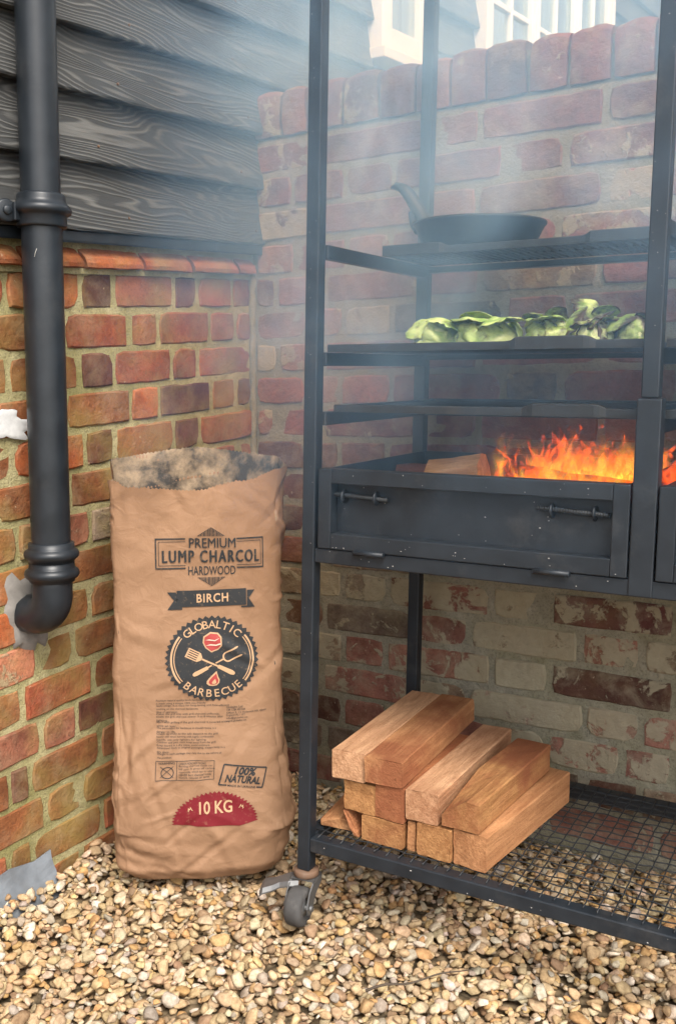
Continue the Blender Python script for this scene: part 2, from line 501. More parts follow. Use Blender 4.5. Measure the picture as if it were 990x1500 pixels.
    d = t.math('MULTIPLY', d, t.math('MULTIPLY', fade(xyz.outputs[1], -.80, -.40), fade(xyz.outputs[1], .55, .10)))
    d = t.math('MULTIPLY', d, t.math('MULTIPLY', fade(xyz.outputs[2], .58, 1.32), fade(xyz.outputs[2], 2.15, 1.80)))
    d = t.math('MULTIPLY', d, t.math('ADD', .10, t.math('MULTIPLY', wis, 1.0)))
    sc_ = t.n('ShaderNodeVolumeScatter'); sc_.inputs['Color'].default_value = (.38, .67, 1.0, 1)
    t.l(t.math('MULTIPLY', d, SMOKE_DENSITY), sc_.inputs['Density'])
    t.l(sc_.outputs[0], t.out.inputs['Volume'])

SMOKE_DENSITY = 3.5
make_materials()
# ------------------------------------------------------------------ brick walls
PAL = {  # fired clay, linear base colours
    'o': (.47, .155, .055), 'r': (.40, .128, .064), 'd': (.165, .068, .044), 's': (.50, .215, .130),
    'y': (.36, .185, .060), 'p': (.165, .066, .064), 'w': (.46, .38, .30), 'b': (.34, .145, .058),
    'q': (.245, .082, .072), 'k': (.37, .165, .130), 'e': (.31, .25, .175), 'g': (.20, .17, .135)}
# colour code (and how much of the face is flaked or lime coated, 0-9) from the corner outwards
HOUSE_CODES = {1: 'r1 r2 p1 s3 d3 o0 r1', 2: 'r1 r2 r1 r4 r0 b1 y4', 3: 'r1 r1 r1 d2 b0 b0 o2', 4: 'p1 r3 p1 o1 b0 b0 o0',
               5: 'r1 p1 b1 d3 o0 b0 y1', 6: 'r1 r1 b1 b1 b0 b0 y1', 7: 'd2 b1 d4 w5 s4 o4', 8: 'd1 b1 b0 b0 b0 o1 o1',
               9: 'd1 b1 b0 b0 b2 o1', 10: 'd1 b1 d6 b0 b1 s5', 11: 'd1 d1 b1 b1 r2 b1', 12: 'd1 d0 b0 d0 s1 s1 b0',
               13: 'd1 d0 b0 b1 b0 d0 b0', 14: 'd1 b0 b0 b1 b1 b0', 15: 'd0 b0 r2 r1 b0 b0', 16: 'd0 b0 b0 r1 b0 b0'}
GARDEN_CODES = {1: 'q5 q1 k4 q2 q1 q1', 2: 'q4 q1 q3 q1 q2 q4', 3: 'q7 q1 k3 q1 s6 q1', 4: 'k4 q2 k4 q2 r3 r5 q1',
                5: 'p0 r2 q3 q1 e4 r1', 6: 'k2 k4 e7 g3 k1 r1', 7: 'w8 k5 r2 q1 q1 q1', 8: 's1 k3 s2 q2 g3 q1',
                9: 'k5 r2 q3 q1 q1 q1', 10: 'b1 b1 b2 q1 b1 q1', 11: 'd1 b1 q2 q1 q1', 12: 'd1 b2 q2 q1 b1', 13: 'd1 b2 e4 q1 b1',
                14: 'e5 e7 g6 q6 e7 p5 e5', 15: 'd2 d2 g3 k5 e7 k5 e6', 16: 'e6 e6 k4 k5 e8 d4 e5', 17: 'd2 e7 k5 e5 w7 k6 k5',
                18: 'd1 d1 k4 k4 e5 k6 k5', 19: 'e3 g4 g3 d3 g4 d3'}
HOUSE_JOINTS = {  # course: distance of the joints from the corner (m)
    1: [0.0, 0.074, 0.196, 0.275, 0.451, 0.542, 0.72, 0.835],
    2: [0.0, 0.065, 0.157, 0.325, 0.41, 0.587, 0.747],
    3: [0.0, 0.199, 0.286, 0.457, 0.549, 0.72, 0.835],
    4: [0.0, 0.065, 0.154, 0.328, 0.414, 0.587, 0.751],
    5: [0.0, 0.195, 0.282, 0.46, 0.543, 0.716, 0.831],
    6: [0.0, 0.063, 0.147, 0.28, 0.403, 0.585, 0.761],
    7: [0.0, 0.173, 0.267, 0.462, 0.535, 0.715, 0.83],
    8: [0, 0.07, 0.162, 0.324, 0.419, 0.592, 0.79],
    9: [0.0, 0.189, 0.278, 0.46, 0.542, 0.715, 0.83],
    10: [0.0, 0.146, 0.318, 0.404, 0.59, 0.68, 0.828],
    11: [0.0, 0.18, 0.275, 0.458, 0.539, 0.718, 0.833],
    12: [0.0, 0.149, 0.312, 0.409, 0.587, 0.676, 0.822],
    13: [0.0, 0.176, 0.268, 0.443, 0.528, 0.709, 0.758],
    14: [0.0, 0.148, 0.307, 0.4, 0.579, 0.673, 0.819],
    15: [0.0, 0.17, 0.268, 0.438, 0.527, 0.709, 0.766],
    16: [0, 0.09, 0.2, 0.305, 0.399, 0.585, 0.67, 0.817],
    17: [0, 0.115, 0.343, 0.458, 0.686, 0.801],
}
GARDEN_JOINTS = {
    1: [0.008, 0.165, 0.449, 0.573, 0.828, 0.943],
    2: [0.008, 0.117, 0.255, 0.376, 0.627, 0.755, 0.983],
    3: [0.008, 0.178, 0.448, 0.571, 0.831, 0.946],
    4: [0.008, 0.122, 0.259, 0.371, 0.627, 0.745, 0.973],
    5: [0.008, 0.07, 0.2, 0.438, 0.581, 0.828, 0.943],
    6: [0.008, 0.155, 0.254, 0.374, 0.638, 0.771, 0.999],
    7: [0.008, 0.073, 0.2, 0.437, 0.58, 0.838, 0.953],
    8: [0.008, 0.151, 0.245, 0.377, 0.636, 0.76, 0.988],
    9: [0.008, 0.062, 0.2, 0.439, 0.583, 0.844, 0.959],
    10: [0.008, 0.149, 0.243, 0.366, 0.639, 0.77, 0.998],
    11: [0.008, 0.065, 0.2, 0.445, 0.587, 0.843, 0.958],
    12: [0.008, 0.149, 0.249, 0.369, 0.632, 0.761, 0.989],
    13: [0.008, 0.064, 0.2, 0.444, 0.575, 0.828, 0.943],
    14: [0.008, 0.15, 0.253, 0.372, 0.622, 0.755, 1.002],
    15: [0.008, 0.071, 0.202, 0.437, 0.571, 0.817, 0.944],
    16: [0.008, 0.144, 0.254, 0.368, 0.628, 0.756, 1.009],
    17: [0.008, 0.066, 0.195, 0.436, 0.573, 0.832, 0.948],
    18: [0.008, 0.146, 0.252, 0.372, 0.624, 0.753, 0.911, 1.011],
    19: [0.008, 0.073, 0.205, 0.444, 0.585, 0.831, 0.95],
    20: [0.008, 0.145, 0.26, 0.381, 0.635, 0.76, 0.988],
}
COPING_JOINTS = [0.008, 0.086, 0.156, 0.25, 0.339, 0.426, 0.506, 0.585, 0.672, 0.753, 0.838, 0.919]

HOUSE_SLOPE, HOUSE_TOP, HOUSE_PITCH = .0544, 1.1829, .07578      # courses sink towards the camera
GARDEN_SLOPE, GARDEN_TOP, GARDEN_PITCH = .0227, 1.48, .075

PAL_GARDEN = dict(PAL, q=(.275, .112, .096), p=(.20, .092, .085), r=(.34, .125, .085), b=(.25, .122, .078), d=(.145, .075, .056), k=(.39, .20, .155))
def house_pt(s, h, d): return (d, -s, h - HOUSE_SLOPE * s)        # s from the corner, h level, d out of the wall
def garden_pt(s, h, d): return (s, -d, h + GARDEN_SLOPE * s)

def extend(js, smax, r):
    js = list(js)
    while js[-1] < smax:
        js.append(js[-1] + ((.115 if js[-1] - js[-2] > .16 else .225) + r.uniform(-.006, .006)))
    return js

def brick_mesh(pt, s0, s1, h0, h1, d, r, rough=1.0, flip=False):
    """rough clay face: grid with an uneven rounded outline, sides run back into the mortar"""
    bw, bh = s1 - s0, h1 - h0
    mx = max(2, int(bw / .022)); my = 3
    ex_, ey_ = .0032 / bw, .0032 / bh                              # narrow worn arris
    ga = [0, ex_] + [ex_ + (1 - 2*ex_) * k / mx for k in range(1, mx)] + [1 - ex_, 1]
    gb = [0, ey_] + [ey_ + (1 - 2*ey_) * k / my for k in range(1, my)] + [1 - ey_, 1]
    nx, ny = len(ga) - 1, len(gb) - 1
    sd_ = r.uniform(0, 500)
    V, F = [], []
    cs, chh = (s0 + s1) / 2, (h0 + h1) / 2
    ti = r.uniform(-.012, .012)
    tl = r.uniform(-.0022, .0022) * rough
    ck = [[r.uniform(0, 1) ** 3 * .007 for _ in range(2)] for _ in range(2)]
    for j, b in enumerate(gb):
        for i, a in enumerate(ga):
            s = s0 + bw * a; h = h0 + bh * b
            fx, fy = abs(2*a - 1), abs(2*b - 1)
            # uneven outline: the two outer rings move together
            e = noise.noise((s * 60, h * 60, sd_)) * .0024 * rough
            e2 = noise.noise((s * 60, h * 60, sd_ + 9)) * .0022 * rough
            if i <= 1 or i >= nx-1: s += (1 if a < .5 else -1) * (.0008 + e)
            if j <= 1 or j >= ny-1: h += (1 if b < .5 else -1) * (.0008 + e2)
            if (i <= 1 or i >= nx-1) and (j <= 1 or j >= ny-1):
                k = .0012 + ck[0 if a < .5 else 1][0 if b < .5 else 1]
                s += (1 if a < .5 else -1) * k; h += (1 if b < .5 else -1) * k * .7
            h += (s - cs) * ti
            dd = d + noise.noise((s * 34, h * 34, sd_ + 33)) * .0019 * rough + tl * (a - .5) * 2
            if i in (0, nx) or j in (0, ny): dd -= .0022 + r.uniform(0, .0010)
            V.append(pt(s, h, dd))
    W = nx + 1
    for j in range(ny):
        for i in range(nx):
            q = (j*W+i, j*W+i+1, (j+1)*W+i+1, (j+1)*W+i)
            F.append(q if not flip else q[::-1])
    ring = [i for i in range(nx)] + [j*W+nx for j in range(ny)] + [ny*W+i for i in range(nx, 0, -1)] + [j*W for j in range(ny, 0, -1)]
    b = len(V)
    for q in ring:
        i, j = q % W, q // W
        V.append(pt(s0 + bw*ga[i] + (.001 if i == 0 else -.001 if i == nx else 0), h0 + bh*gb[j] + (.001 if j == 0 else -.001 if j == ny else 0) + (s0 + bw*ga[i] - cs) * ti, d - .030))
    n = len(ring)
    for k in range(n):
        q = (ring[k], b+k, b+(k+1) % n, ring[(k+1) % n])
        F.append(q if not flip else q[::-1])
    return V, F

def add_brick(name, parent, mat, geo, code, amt, r):
    V, F = geo
    mb = MB(); mb.add(V, F, True)
    o = mb.build(name, mat, parent)
    o.data.set_sharp_from_angle(angle=R(22))
    c = (PAL_GARDEN if mat is MAT['brick_garden'] else PAL)[code]; j = r.uniform(.85, 1.15); hj = r.uniform(.93, 1.07)
    o.color = (min(1, c[0]*j), min(1, c[1]*j*hj), min(1, c[2]*j*hj), min(1, amt / 9))
    return o

def mortar_sheet(mb, pt, s0, s1, h0, h1, d, flip, amp=.0022, step=.013):
    ns, nh = int((s1-s0)/step), int((h1-h0)/step)
    V, F = [], []
    for j in range(nh+1):
        for i in range(ns+1):
            s, h = s0+(s1-s0)*i/ns, h0+(h1-h0)*j/nh
            V.append(pt(s, h, d + noise.noise((s*30, h*30, 3.3)) * amp + noise.noise((s*9, h*9, 8.3)) * amp))
    W = ns+1
    for j in range(nh):
        for i in range(ns):
            q = (j*W+i, j*W+i+1, (j+1)*W+i+1, (j+1)*W+i)
            F.append(q if not flip else q[::-1])
    mb.add(V, F, True)

def course_bricks(joint_tab, code_tab, n, top, pitch, pt, parent, mat, smax, flip, r, joint, d0, defaults, skip_below):
    for k in range(1, n + 1):
        js = extend(joint_tab.get(k, [0, .115, .343]), smax, r)
        codes = code_tab.get(k, '').split()
        h1, h0 = top - pitch*(k-1), top - pitch*k
        for i, (a, b) in enumerate(zip(js, js[1:])):
            if b > smax + .12: break
            cd = codes[i] if i < len(codes) else r.choice(defaults)
            jw = joint * r.uniform(.75, 1.25)
            geo = brick_mesh(pt, a + jw/2, b - jw/2, h0 + joint*.5*r.uniform(.8, 1.2), h1 - joint*.5*r.uniform(.8, 1.2), d0 + r.uniform(-.002, .003), r, 1.0, flip)
            add_brick('brick', parent, mat, geo, cd[0], int(cd[1]) + (.4 if mat is MAT['brick_garden'] else 0), r)

# ---- house: brick plinth, weatherboards, windows
r = random.Random(3)
house = thing('house', 'house side with orange brick base, black weatherboards and white windows', 'house', (-.15, 0, 0))
mb = MB()
mortar_sheet(mb, house_pt, 0.0, 1.80, -.12, 1.1829, -.0030, True, .0010)
hw = mb.build('brick_base', MAT['mortar_house'], house)
hw['label'] = 'red and ochre brick base with crumbling yellowish mortar'
course_bricks(HOUSE_JOINTS, HOUSE_CODES, 17, HOUSE_TOP, HOUSE_PITCH, house_pt, hw, MAT['brick_house'], 1.74, True, r, .0102, .0, ['b1', 'r1', 'o1', 'd1', 'y2', 'b2'], -.1)
# sloping plinth bricks on top of the courses
pj = [0.0, .069, .229, .38, .542, .69, .86, 1.03, 1.20, 1.37, 1.54, 1.72]
for a, b in zip(pj, pj[1:]):
    mbp = MB(); V, F = [], []
    nx = max(4, int((b-a)/.014)); prof = [(1.1870, -.012), (1.1870, .018), (1.1885, .021), (1.196, .0225), (1.206, .020), (1.2190, .009), (1.2300, -.006), (1.240, -.03)]
    sdd = r.uniform(0, 99)
    for i in range(nx+1):
        s = a + .004 + (b-a-.008)*i/nx
        end = .0025 if i in (0, nx) else 0
        for j, (h, d) in enumerate(prof):
            sk = (h - 1.187) * .35
            V.append(house_pt(s + sk + noise.noise((h*60, sdd, s*3))*.002, h + noise.noise((s*30, h*30, sdd))*.0022, d - end + noise.noise((s*35, h*35, sdd+7))*.0022))
    m = len(prof)
    for i in range(nx):
        for j in range(m-1):
            F.append((i*m+j, (i+1)*m+j, (i+1)*m+j+1, i*m+j+1))
    F.append(tuple(range(m))); F.append(tuple(nx*m+j for j in reversed(range(m))))
    add_brick('plinth_brick', hw, MAT['brick_house'], (V, F), r.choice('oors'), r.choice((0, 1, 2)), r)
mb = MB(); mortar_sheet(mb, house_pt, 0.0, 1.76, 1.176, 1.245, .004, True)
mb.build('bedding_mortar', MAT['mortar_house'], hw)

# weatherboards: wedge section, thick edge down, split round the windows
BOARD_Z = [1.2535, 1.3786, 1.4995, 1.6130] + [1.6130 + .122 * k for k in range(1, 13)]
WIN = [(.50, .795, 1.815, 2.95), (1.165, 2.46, 1.835, 2.95)]       # y0, y1, bottom, top
def board(y0, y1, z0, pitch):
    ny = max(2, int((y1-y0)/.035)); V, F = [], []
    prof = [(-.004, .022), (-.004, .0445), (.002, .0460), (.0, 0), ]
    sdd = r.uniform(0, 99)
    for i in range(ny+1):
        y = y0 + (y1-y0)*i/ny
        wv = noise.noise((y*1.6, sdd, 0)) * .0012; wd = noise.noise((y*2, sdd, 5)) * .0010
        zb = z0 + HOUSE_SLOPE*y + wv
        for (dz, x) in ((0, .008), (-.001, .0350), (.0025, .0370), (pitch*.5, .0240), (pitch+.018, .0095), (pitch+.018, .002)):
            V.append((x + wd, y, zb + dz + (noise.noise((y*22, sdd, 2))*.0008 if dz < .01 else 0)))
    m = 6
    for i in range(ny):
        for j in range(m):
            F.append((i*m+j, i*m+(j+1) % m, (i+1)*m+(j+1) % m, (i+1)*m+j))
    F.append(tuple(reversed(range(m)))); F.append(tuple(ny*m+j for j in range(m)))
    q = MB(); q.add(V, F)
    return q.build('weatherboard', MAT['board'], house)
for bi, z0 in enumerate(BOARD_Z):
    nxt = BOARD_Z[bi+1] if bi+1 < len(BOARD_Z) else z0 + .122
    pitch = nxt - z0
    segs = [(-1.80, 3.3)]
    for (a, b, wb, wt) in WIN:
        if z0 + HOUSE_SLOPE*a + pitch > wb + .02 and z0 < wt:
            segs = [q for (y0, y1) in segs for q in ((y0, min(y1, a-.004)), (max(y0, b+.004), y1)) if q[1]-q[0] > .05]
    for (y0, y1) in segs: board(y0, y1, z0, pitch)
    for yn in (-1.25, -.86, -.47, -.07, .30):
        yn += r.uniform(-.05, .05); zn = z0 + HOUSE_SLOPE*yn + .030
        if bi < 6:
            q = MB(); q.lathe((.0315, yn, zn), (1, 0, .25), [(.0, .0022), (.0022, .0020), (.0027, .0008), (.0027, -.004)], 10); q.build('nail', MAT['rust'], house)
mb = MB()
for (y0, y1) in ((-1.80, -.001),):
    mb.add([(x, y, z + HOUSE_SLOPE*y) for y in (y0, y1) for (x, z) in ((.0, 1.246), (.030, 1.230), (.0315, 1.234), (.030, 1.2505), (.0, 1.2515))],
           [(0,1,6,5),(1,2,7,6),(2,3,8,7),(3,4,9,8),(4,0,5,9),(4,3,2,1,0),(5,6,7,8,9)])
mb.build('drip_strip', MAT['pipe'], house)
mb = MB()                                                         # sheathing behind the boards, and the room behind the windows
def skin(y0, y1, z0, z1): mb.box((-.10, y0, z0), (-.0015, y1, z1))
skin(-1.80, .497, 1.255, 3.2); skin(.497, .798, 1.255, 1.80); skin(.797, 1.162, 1.256, 3.2)
skin(1.163, 2.463, 1.255, 1.82); skin(2.464, 3.3, 1.256, 3.2); skin(.001, 3.3, -.1, 1.2545)
mb.box((-.10, -1.80, 1.05), (-.037, -.001, 1.2548))
mb.build('sheathing', MAT['room'], house)
mb = MB(); mb.tube([(.003+.003*noise.noise((k*.7, 1, 1)), -.003+.003*noise.noise((k*.7, 5, 1)), -.02+.0123*k) for k in range(101)], [.0085+.003*noise.noise((k*.45, 2, 9)) for k in range(101)], 8)
mb.build('corner_mortar', MAT['mortar_garden'], hw)
mb = MB(); mb.add([(-.9, .3, 1.5), (-.9, 3.2, 1.5), (-.9, 3.2, 3.2), (-.9, .3, 3.2)], [(0, 1, 2, 3)])
mb.build('room_wall', MAT['room'], house)

def window(y0, y1, zb, zt, stiles, bars, lean):
    root = link_obj('window', None, house, (.03, (y0+y1)/2, zb))
    def zz(y, z): return z + HOUSE_SLOPE*(y - y0)
    def bar(name, ya, yb, za, zb_, x0, x1):
        q = MB()
        q.add([(x, y, zz(y, z)) for z in (za, zb_) for (x, y) in ((x0, ya), (x1, ya), (x1, yb), (x0, yb))],
              [(3,2,1,0),(4,5,6,7),(0,1,5,4),(1,2,6,5),(2,3,7,6),(3,0,4,7)])
        q.build(name, MAT['white'], root, bevel=.003)
    bar('frame_jamb', y0, y0+.030, zb, zt, -.03, .060); bar('frame_jamb', y1-.030, y1, zb, zt, -.03, .060)
    bar('sill', y0-.012, y1+.012, zb-.030, zb-.001, -.03, .075)
    a = y0 + .032
    for e in list(stiles) + [y1 - .032]:
        b = e
        bar('sash_stile', a, a+.036, zb+.001, zt, .012, .052); bar('sash_stile', b-.036, b, zb+.001, zt, .012, .052)
        bar('bottom_rail', a+.0365, b-.0365, zb+.001, zb+.062, .013, .051)
        n = max(1, round((b-a)/.20))
        ys = [a+.036 + (b-a-.072)*k/n for k in range(n+1)]
        for y in ys[1:-1]: bar('glazing_bar', y-.009, y+.009, zb+.063, zt, .018, .046)
        zs = [zb+.062] + [z for z in bars] + [zt]
        for z in bars:
            for ya, yb in zip(ys, ys[1:]): bar('glazing_bar', ya+.0095, yb-.0095, z-.009, z+.009, .019, .045)
        for ya, yb in zip(ys, ys[1:]):
            for za, zb2 in zip(zs, zs[1:]):
                q = MB(); q.box((.030, ya, za), (.034, yb, zb2), lambda x, y, z: (x, y, zz(y, z)))
                q.build('pane', MAT['glass'], root)
        a = e + .004
    q = MB(); V, F = [], []
    n = int((y1-y0)/.008)
    for i in range(n+1):
        y = y0 + .01 + (y1-y0-.02)*i/n
        for z in (zb+.02, zt): V.append((-.06 + .014*math.sin(y*105) + .006*math.sin(y*47+1), y, z))
    for i in range(n): F.append((2*i, 2*i+2, 2*i+3, 2*i+1))
    q.add(V, F, True); q.build('curtain', MAT['curtain'], root)
window(.50, .795, 1.815, 2.95, [], [2.30, 2.65], 0)
window(1.165, 2.46, 1.835, 2.95, [1.60, 2.03], [2.145, 2.55], 0)

# small damages on the brick base
def blob_patch(name, mat, parent, cy, cz, ry, rz, x0, th, seed, n=34, lip=-.004):
    q = MB(); V, F = [], []
    rings = 6
    V.append((x0+th, cy, cz))
    for k in range(1, rings+1):
        for i in range(n):
            a = 2*PI*i/n
            m = 1 + .45*noise.noise((math.cos(a)*1.6, math.sin(a)*1.6, seed)) + .22*noise.noise((math.cos(a)*5, math.sin(a)*5, seed))
            ca, sa = math.cos(a), math.sin(a)
            sq = 1 / max(abs(ca), abs(sa)) ** .45
            f = k / rings
            V.append((x0 + (th*(1 + .8*noise.noise((ca*f*3, sa*f*3, seed+4))) if k < rings else lip), cy + ca*ry*m*f*sq, cz + sa*rz*m*f*sq))
    for i in range(n): F.append((0, 1+i, 1+(i+1) % n))
    for k in range(rings-1):
        for i in range(n):
            a, b = 1+k*n+i, 1+k*n+(i+1) % n
            F.append((a, a+n, b+n, b))
    q.add(V, F, True)
    return q.build(name, mat, parent)
blob_patch('paint_patch', MAT['white_paint'], hw, -.748, .868, .060, .027, .0052, .0004, 4.2, 60, -.0012)['label'] = 'flaked patch of white paint on a brick'
blob_patch('cement_patch', MAT['cement'], hw, -.700, .518, .052, .070, .002, .006, 1.7)['label'] = 'rough grey cement where the pipe enters the wall'

# ---- garden wall behind the barbecue
garden = thing('garden_wall', 'weathered mauve brick garden wall with lime stains behind the barbecue', 'wall', (1.35, .11, 0))
mb = MB()
mortar_sheet(mb, garden_pt, 0.0, 2.72, -.12, 1.482, -.0018, False, .0011)
mb.box((.002, .012, -.12), (2.72, .215, 1.47))
gw = mb.build('wall_core', MAT['mortar_garden'], garden)
course_bricks(GARDEN_JOINTS, GARDEN_CODES, 20, GARDEN_TOP, GARDEN_PITCH, garden_pt, gw, MAT['brick_garden'], 2.60, False, r, .0118, .0008, ['q1', 'q2', 'q3', 'k3', 'b1', 'p1', 'e4'], -.1)
cj = COPING_JOINTS[:]
while cj[-1] < 2.66: cj.append(cj[-1] + r.uniform(.077, .085))
for i, (a, b) in enumerate(zip(cj, cj[1:])):                     # bricks on edge with worn round tops
    V, F = [], []
    nx, m = 5, 9
    sdd = r.uniform(0, 99); hgt = .105 + r.uniform(-.006, .006); wr = r.uniform(.008, .022); lean = r.uniform(-.004, .004)
    prof = [(0.0, -.045), (.0, .003), (hgt*.35, .0055), (hgt*.7, .005), (hgt-wr*.8, .001), (hgt-wr*.3, -wr*.35), (hgt, -wr), (hgt+.002, -.07), (hgt, -.20)]
    jw = r.uniform(.006, .010)
    for q in range(nx+1):
        f = q/nx; s = a + jw/2 + (b-a-jw)*f
        e = .0035 if q in (0, nx) else (.0008 if q in (1, nx-1) else 0)
        for j, (h, d) in enumerate(prof):
            rnd = e*(1.6 if j in (5, 6) else 1)
            hh = 1.488 + h - (rnd if j > 3 else -rnd*.6 if j < 2 else 0) + noise.noise((s*40, h*40, sdd))*.0035
            V.append(garden_pt(s + noise.noise((h*25, sdd, 1))*.0022 + lean*h/.1, hh, d - e + noise.noise((s*40, h*30, sdd+8))*.0040))
    for q in range(nx):
        for j in range(m-1): F.append((q*m+j, (q+1)*m+j, (q+1)*m+j+1, q*m+j+1))
    F.append(tuple(reversed(range(m)))); F.append(tuple(nx*m+j for j in range(m)))
    add_brick('coping_brick', gw, MAT['brick_garden'], (V, [f[::-1] for f in F]), r.choice('qqqkp'), r.choice((2, 3, 4, 5)), r)
mb = MB(); mb.box((.006, .0095, 1.474), (2.68, .20, 1.570), lambda x, y, z: (x, y, z + GARDEN_SLOPE*x))
mb.build('coping_mortar', MAT['mortar_garden'], gw)

# ---- ground
mb = MB(); S = 300
g = 24
ed = [-S, -60, -20, -8, -4, -2.2, 0, 2.6, 5, 10, 25, 60, S]
V = [(x, y, -.030) for y in ed for x in ed]; n = len(ed)
mb.add(V, [(j*n+i, j*n+i+1, (j+1)*n+i+1, (j+1)*n+i) for j in range(n-1) for i in range(n-1)])
tag(mb.build('ground', MAT['ground'], None, (0, 0, -.030)), 'stony yard ground under the gravel', None, None, 'structure')
# ------------------------------------------------------------------ gravel
def gravel():
    bm = bmesh.new(); bmesh.ops.create_icosphere(bm, subdivisions=2, radius=1.0)
    bv = np.array([v.co[:] for v in bm.verts]); bf = np.array([[v.index for v in f.verts] for f in bm.faces]); bm.free()
    NV, NF = len(bv), len(bf)
    protos = []
    for k in range(14):                                            # worn, slightly angular stones
        P = bv.copy()
        for _ in range(9):
            nrm = nrg.normal(size=3); nrm /= np.linalg.norm(nrm)
            dcut = nrg.uniform(.45, .80)
            ex = P @ nrm - dcut
            P -= np.outer(np.clip(ex, 0, None) * .92, nrm)
        lump = np.array([noise.noise((v[0]*1.3+k*7, v[1]*1.3, v[2]*1.3)) for v in bv])
        protos.append(P * (1 + .18*lump)[:, None])
    x0, x1, y0, y1 = .012, 2.10, -1.50, -.012
    cell = .0025
    nxg, nyg = int((x1-x0)/cell)+1, int((y1-y0)/cell)+1
    H = np.full((nyg, nxg), -.026)
    yy = np.linspace(y0, y1, nyg)[:, None]; xx = np.linspace(x0, x1, nxg)[None, :]
    H += .006*np.sin(xx*3.1+1)*np.sin(yy*4.3) + .016*np.exp(-((xx-.0)/.10)**2)
    N = 26500
    px = nrg.uniform(x0, x1, N); py = nrg.uniform(y0, y1, N)
    L = np.clip(nrg.lognormal(math.log(.0098), .30, N), .0050, .020)         # half length
    order = np.argsort(L*.35 + nrg.uniform(0, .012, N))                  # small ones first, more or less
    pal = np.array([(.53,.40,.25),(.60,.51,.38),(.50,.32,.15),(.42,.38,.32),(.34,.24,.15),(.66,.60,.51),(.56,.43,.27),(.48,.38,.26),(.57,.40,.21)])
    pw = np.array([.24,.15,.08,.06,.08,.06,.18,.10,.05]); pw /= pw.sum()
    ci = nrg.choice(len(pal), N, p=pw)
    colr = pal[ci] * np.array([1.0, .975, .92]) * nrg.uniform(.80, 1.15, (N, 1)) * nrg.uniform(.95, 1.05, (N, 3))
    AV = np.zeros((N, NV, 3), np.float32); AC = np.ones((N, NV, 4), np.float32)
    for q, i in enumerate(order):
        a = L[i]; b = a*nrg.uniform(.62, .95); c = a*nrg.uniform(.30, .56)
        yaw = nrg.uniform(0, 2*PI)
        gx, gy = int((px[i]-x0)/cell), int((py[i]-y0)/cell)
        rr = max(1, int((a+b)*.42/cell))
        sx0, sx1, sy0, sy1 = max(0, gx-rr), min(nxg, gx+rr+1), max(0, gy-rr), min(nyg, gy+rr+1)
        win = H[sy0:sy1, sx0:sx1]
        base = float(np.percentile(win, 55))
        gyv, gxv = np.gradient(win) if min(win.shape) > 1 else (np.zeros_like(win), np.zeros_like(win))
        tx, ty = float(np.clip(gxv.mean()/cell, -.7, .7)), float(np.clip(gyv.mean()/cell, -.7, .7))
        z = base + c*.50
        if z > .015: z = .015 - nrg.uniform(0, .008)
        nrm = np.array([-tx + nrg.normal(0, .20), -ty + nrg.normal(0, .20), 1.0]); nrm /= np.linalg.norm(nrm)
        u = np.array([math.cos(yaw), math.sin(yaw), 0.0]); u -= nrm*(u @ nrm); u /= np.linalg.norm(u)
        w = np.cross(nrm, u)
        P = protos[q % 14] * np.array([a, b, c])
        AV[q] = P @ np.stack([u, w, nrm]) + np.array([px[i], py[i], z])
        AC[q, :, :3] = colr[i]
        iy, ix = np.mgrid[sy0:sy1, sx0:sx1]
        e = 1 - (((ix-gx)*cell)**2 + ((iy-gy)*cell)**2)/((a+b)*.5)**2
        top = z + c*np.sqrt(np.clip(e, 0, 1))
        H[sy0:sy1, sx0:sx1] = np.where(e > 0, np.maximum(win, top), win)
    # stones never poke through the two walls
    AV[:, :, 0] = np.maximum(AV[:, :, 0], .006); AV[:, :, 1] = np.minimum(AV[:, :, 1], -.006)
    V = AV.reshape(-1, 3)
    F = (bf[None] + (np.arange(N)*NV)[:, None, None]).reshape(-1, 3)
    me = bpy.data.meshes.new('gravel')
    me.vertices.add(len(V)); me.vertices.foreach_set('co', V.ravel())
    me.loops.add(F.size); me.loops.foreach_set('vertex_index', F.ravel().astype(np.int32))
    me.polygons.add(len(F)); me.polygons.foreach_set('loop_start', np.arange(0, F.size, 3, dtype=np.int32))
    me.polygons.foreach_set('use_smooth', np.ones(len(F), bool))
    me.update(calc_edges=True)
    ca = me.color_attributes.new('stone', 'FLOAT_COLOR', 'POINT')
    ca.data.foreach_set('color', AC.reshape(-1))
    me.materials.append(MAT['pebble'])
    o = link_obj('gravel', me)
    tag(o, 'loose tan and cream pebble gravel covering the yard', 'gravel', None, 'stuff')
gravel()
# ------------------------------------------------------------------ downpipe
PX, PR = .072, .0345
def pipe_y(z): return -.7020 + (z - .6) * .010
dp = thing('downpipe', 'black cast downpipe with ringed sockets fixed to the house wall', 'drainpipe', (PX, pipe_y(.5), .50))
mb = MB()
mb.lathe((PX, pipe_y(.6), .62), (0, .010, 1), [(PR, .0), (PR, .60), (PR-.001, .64), (PR-.001, 2.3)], 40)
mb.build('pipe', MAT['pipe'], dp)
def ring_profile(r0, items):
    out = []
    for (r, h) in items: out.append((r0 + r, h))
    return out
mb = MB()
mb.lathe((PX, pipe_y(1.24), 1.208), (0, .010, 1), ring_profile(PR, [(.0005, 0), (.007, .001), (.008, .004), (.008, .019), (.0095, .021), (.014, .023), (.0165, .027), (.0165, .032), (.0135, .037), (.009, .040), (.007, .046), (.0065, .052), (.005, .056), (.0, .0575)]), 40)
mb.build('collar', MAT['pipe'], dp)
mb = MB()                                                        # bracket ear with its screw
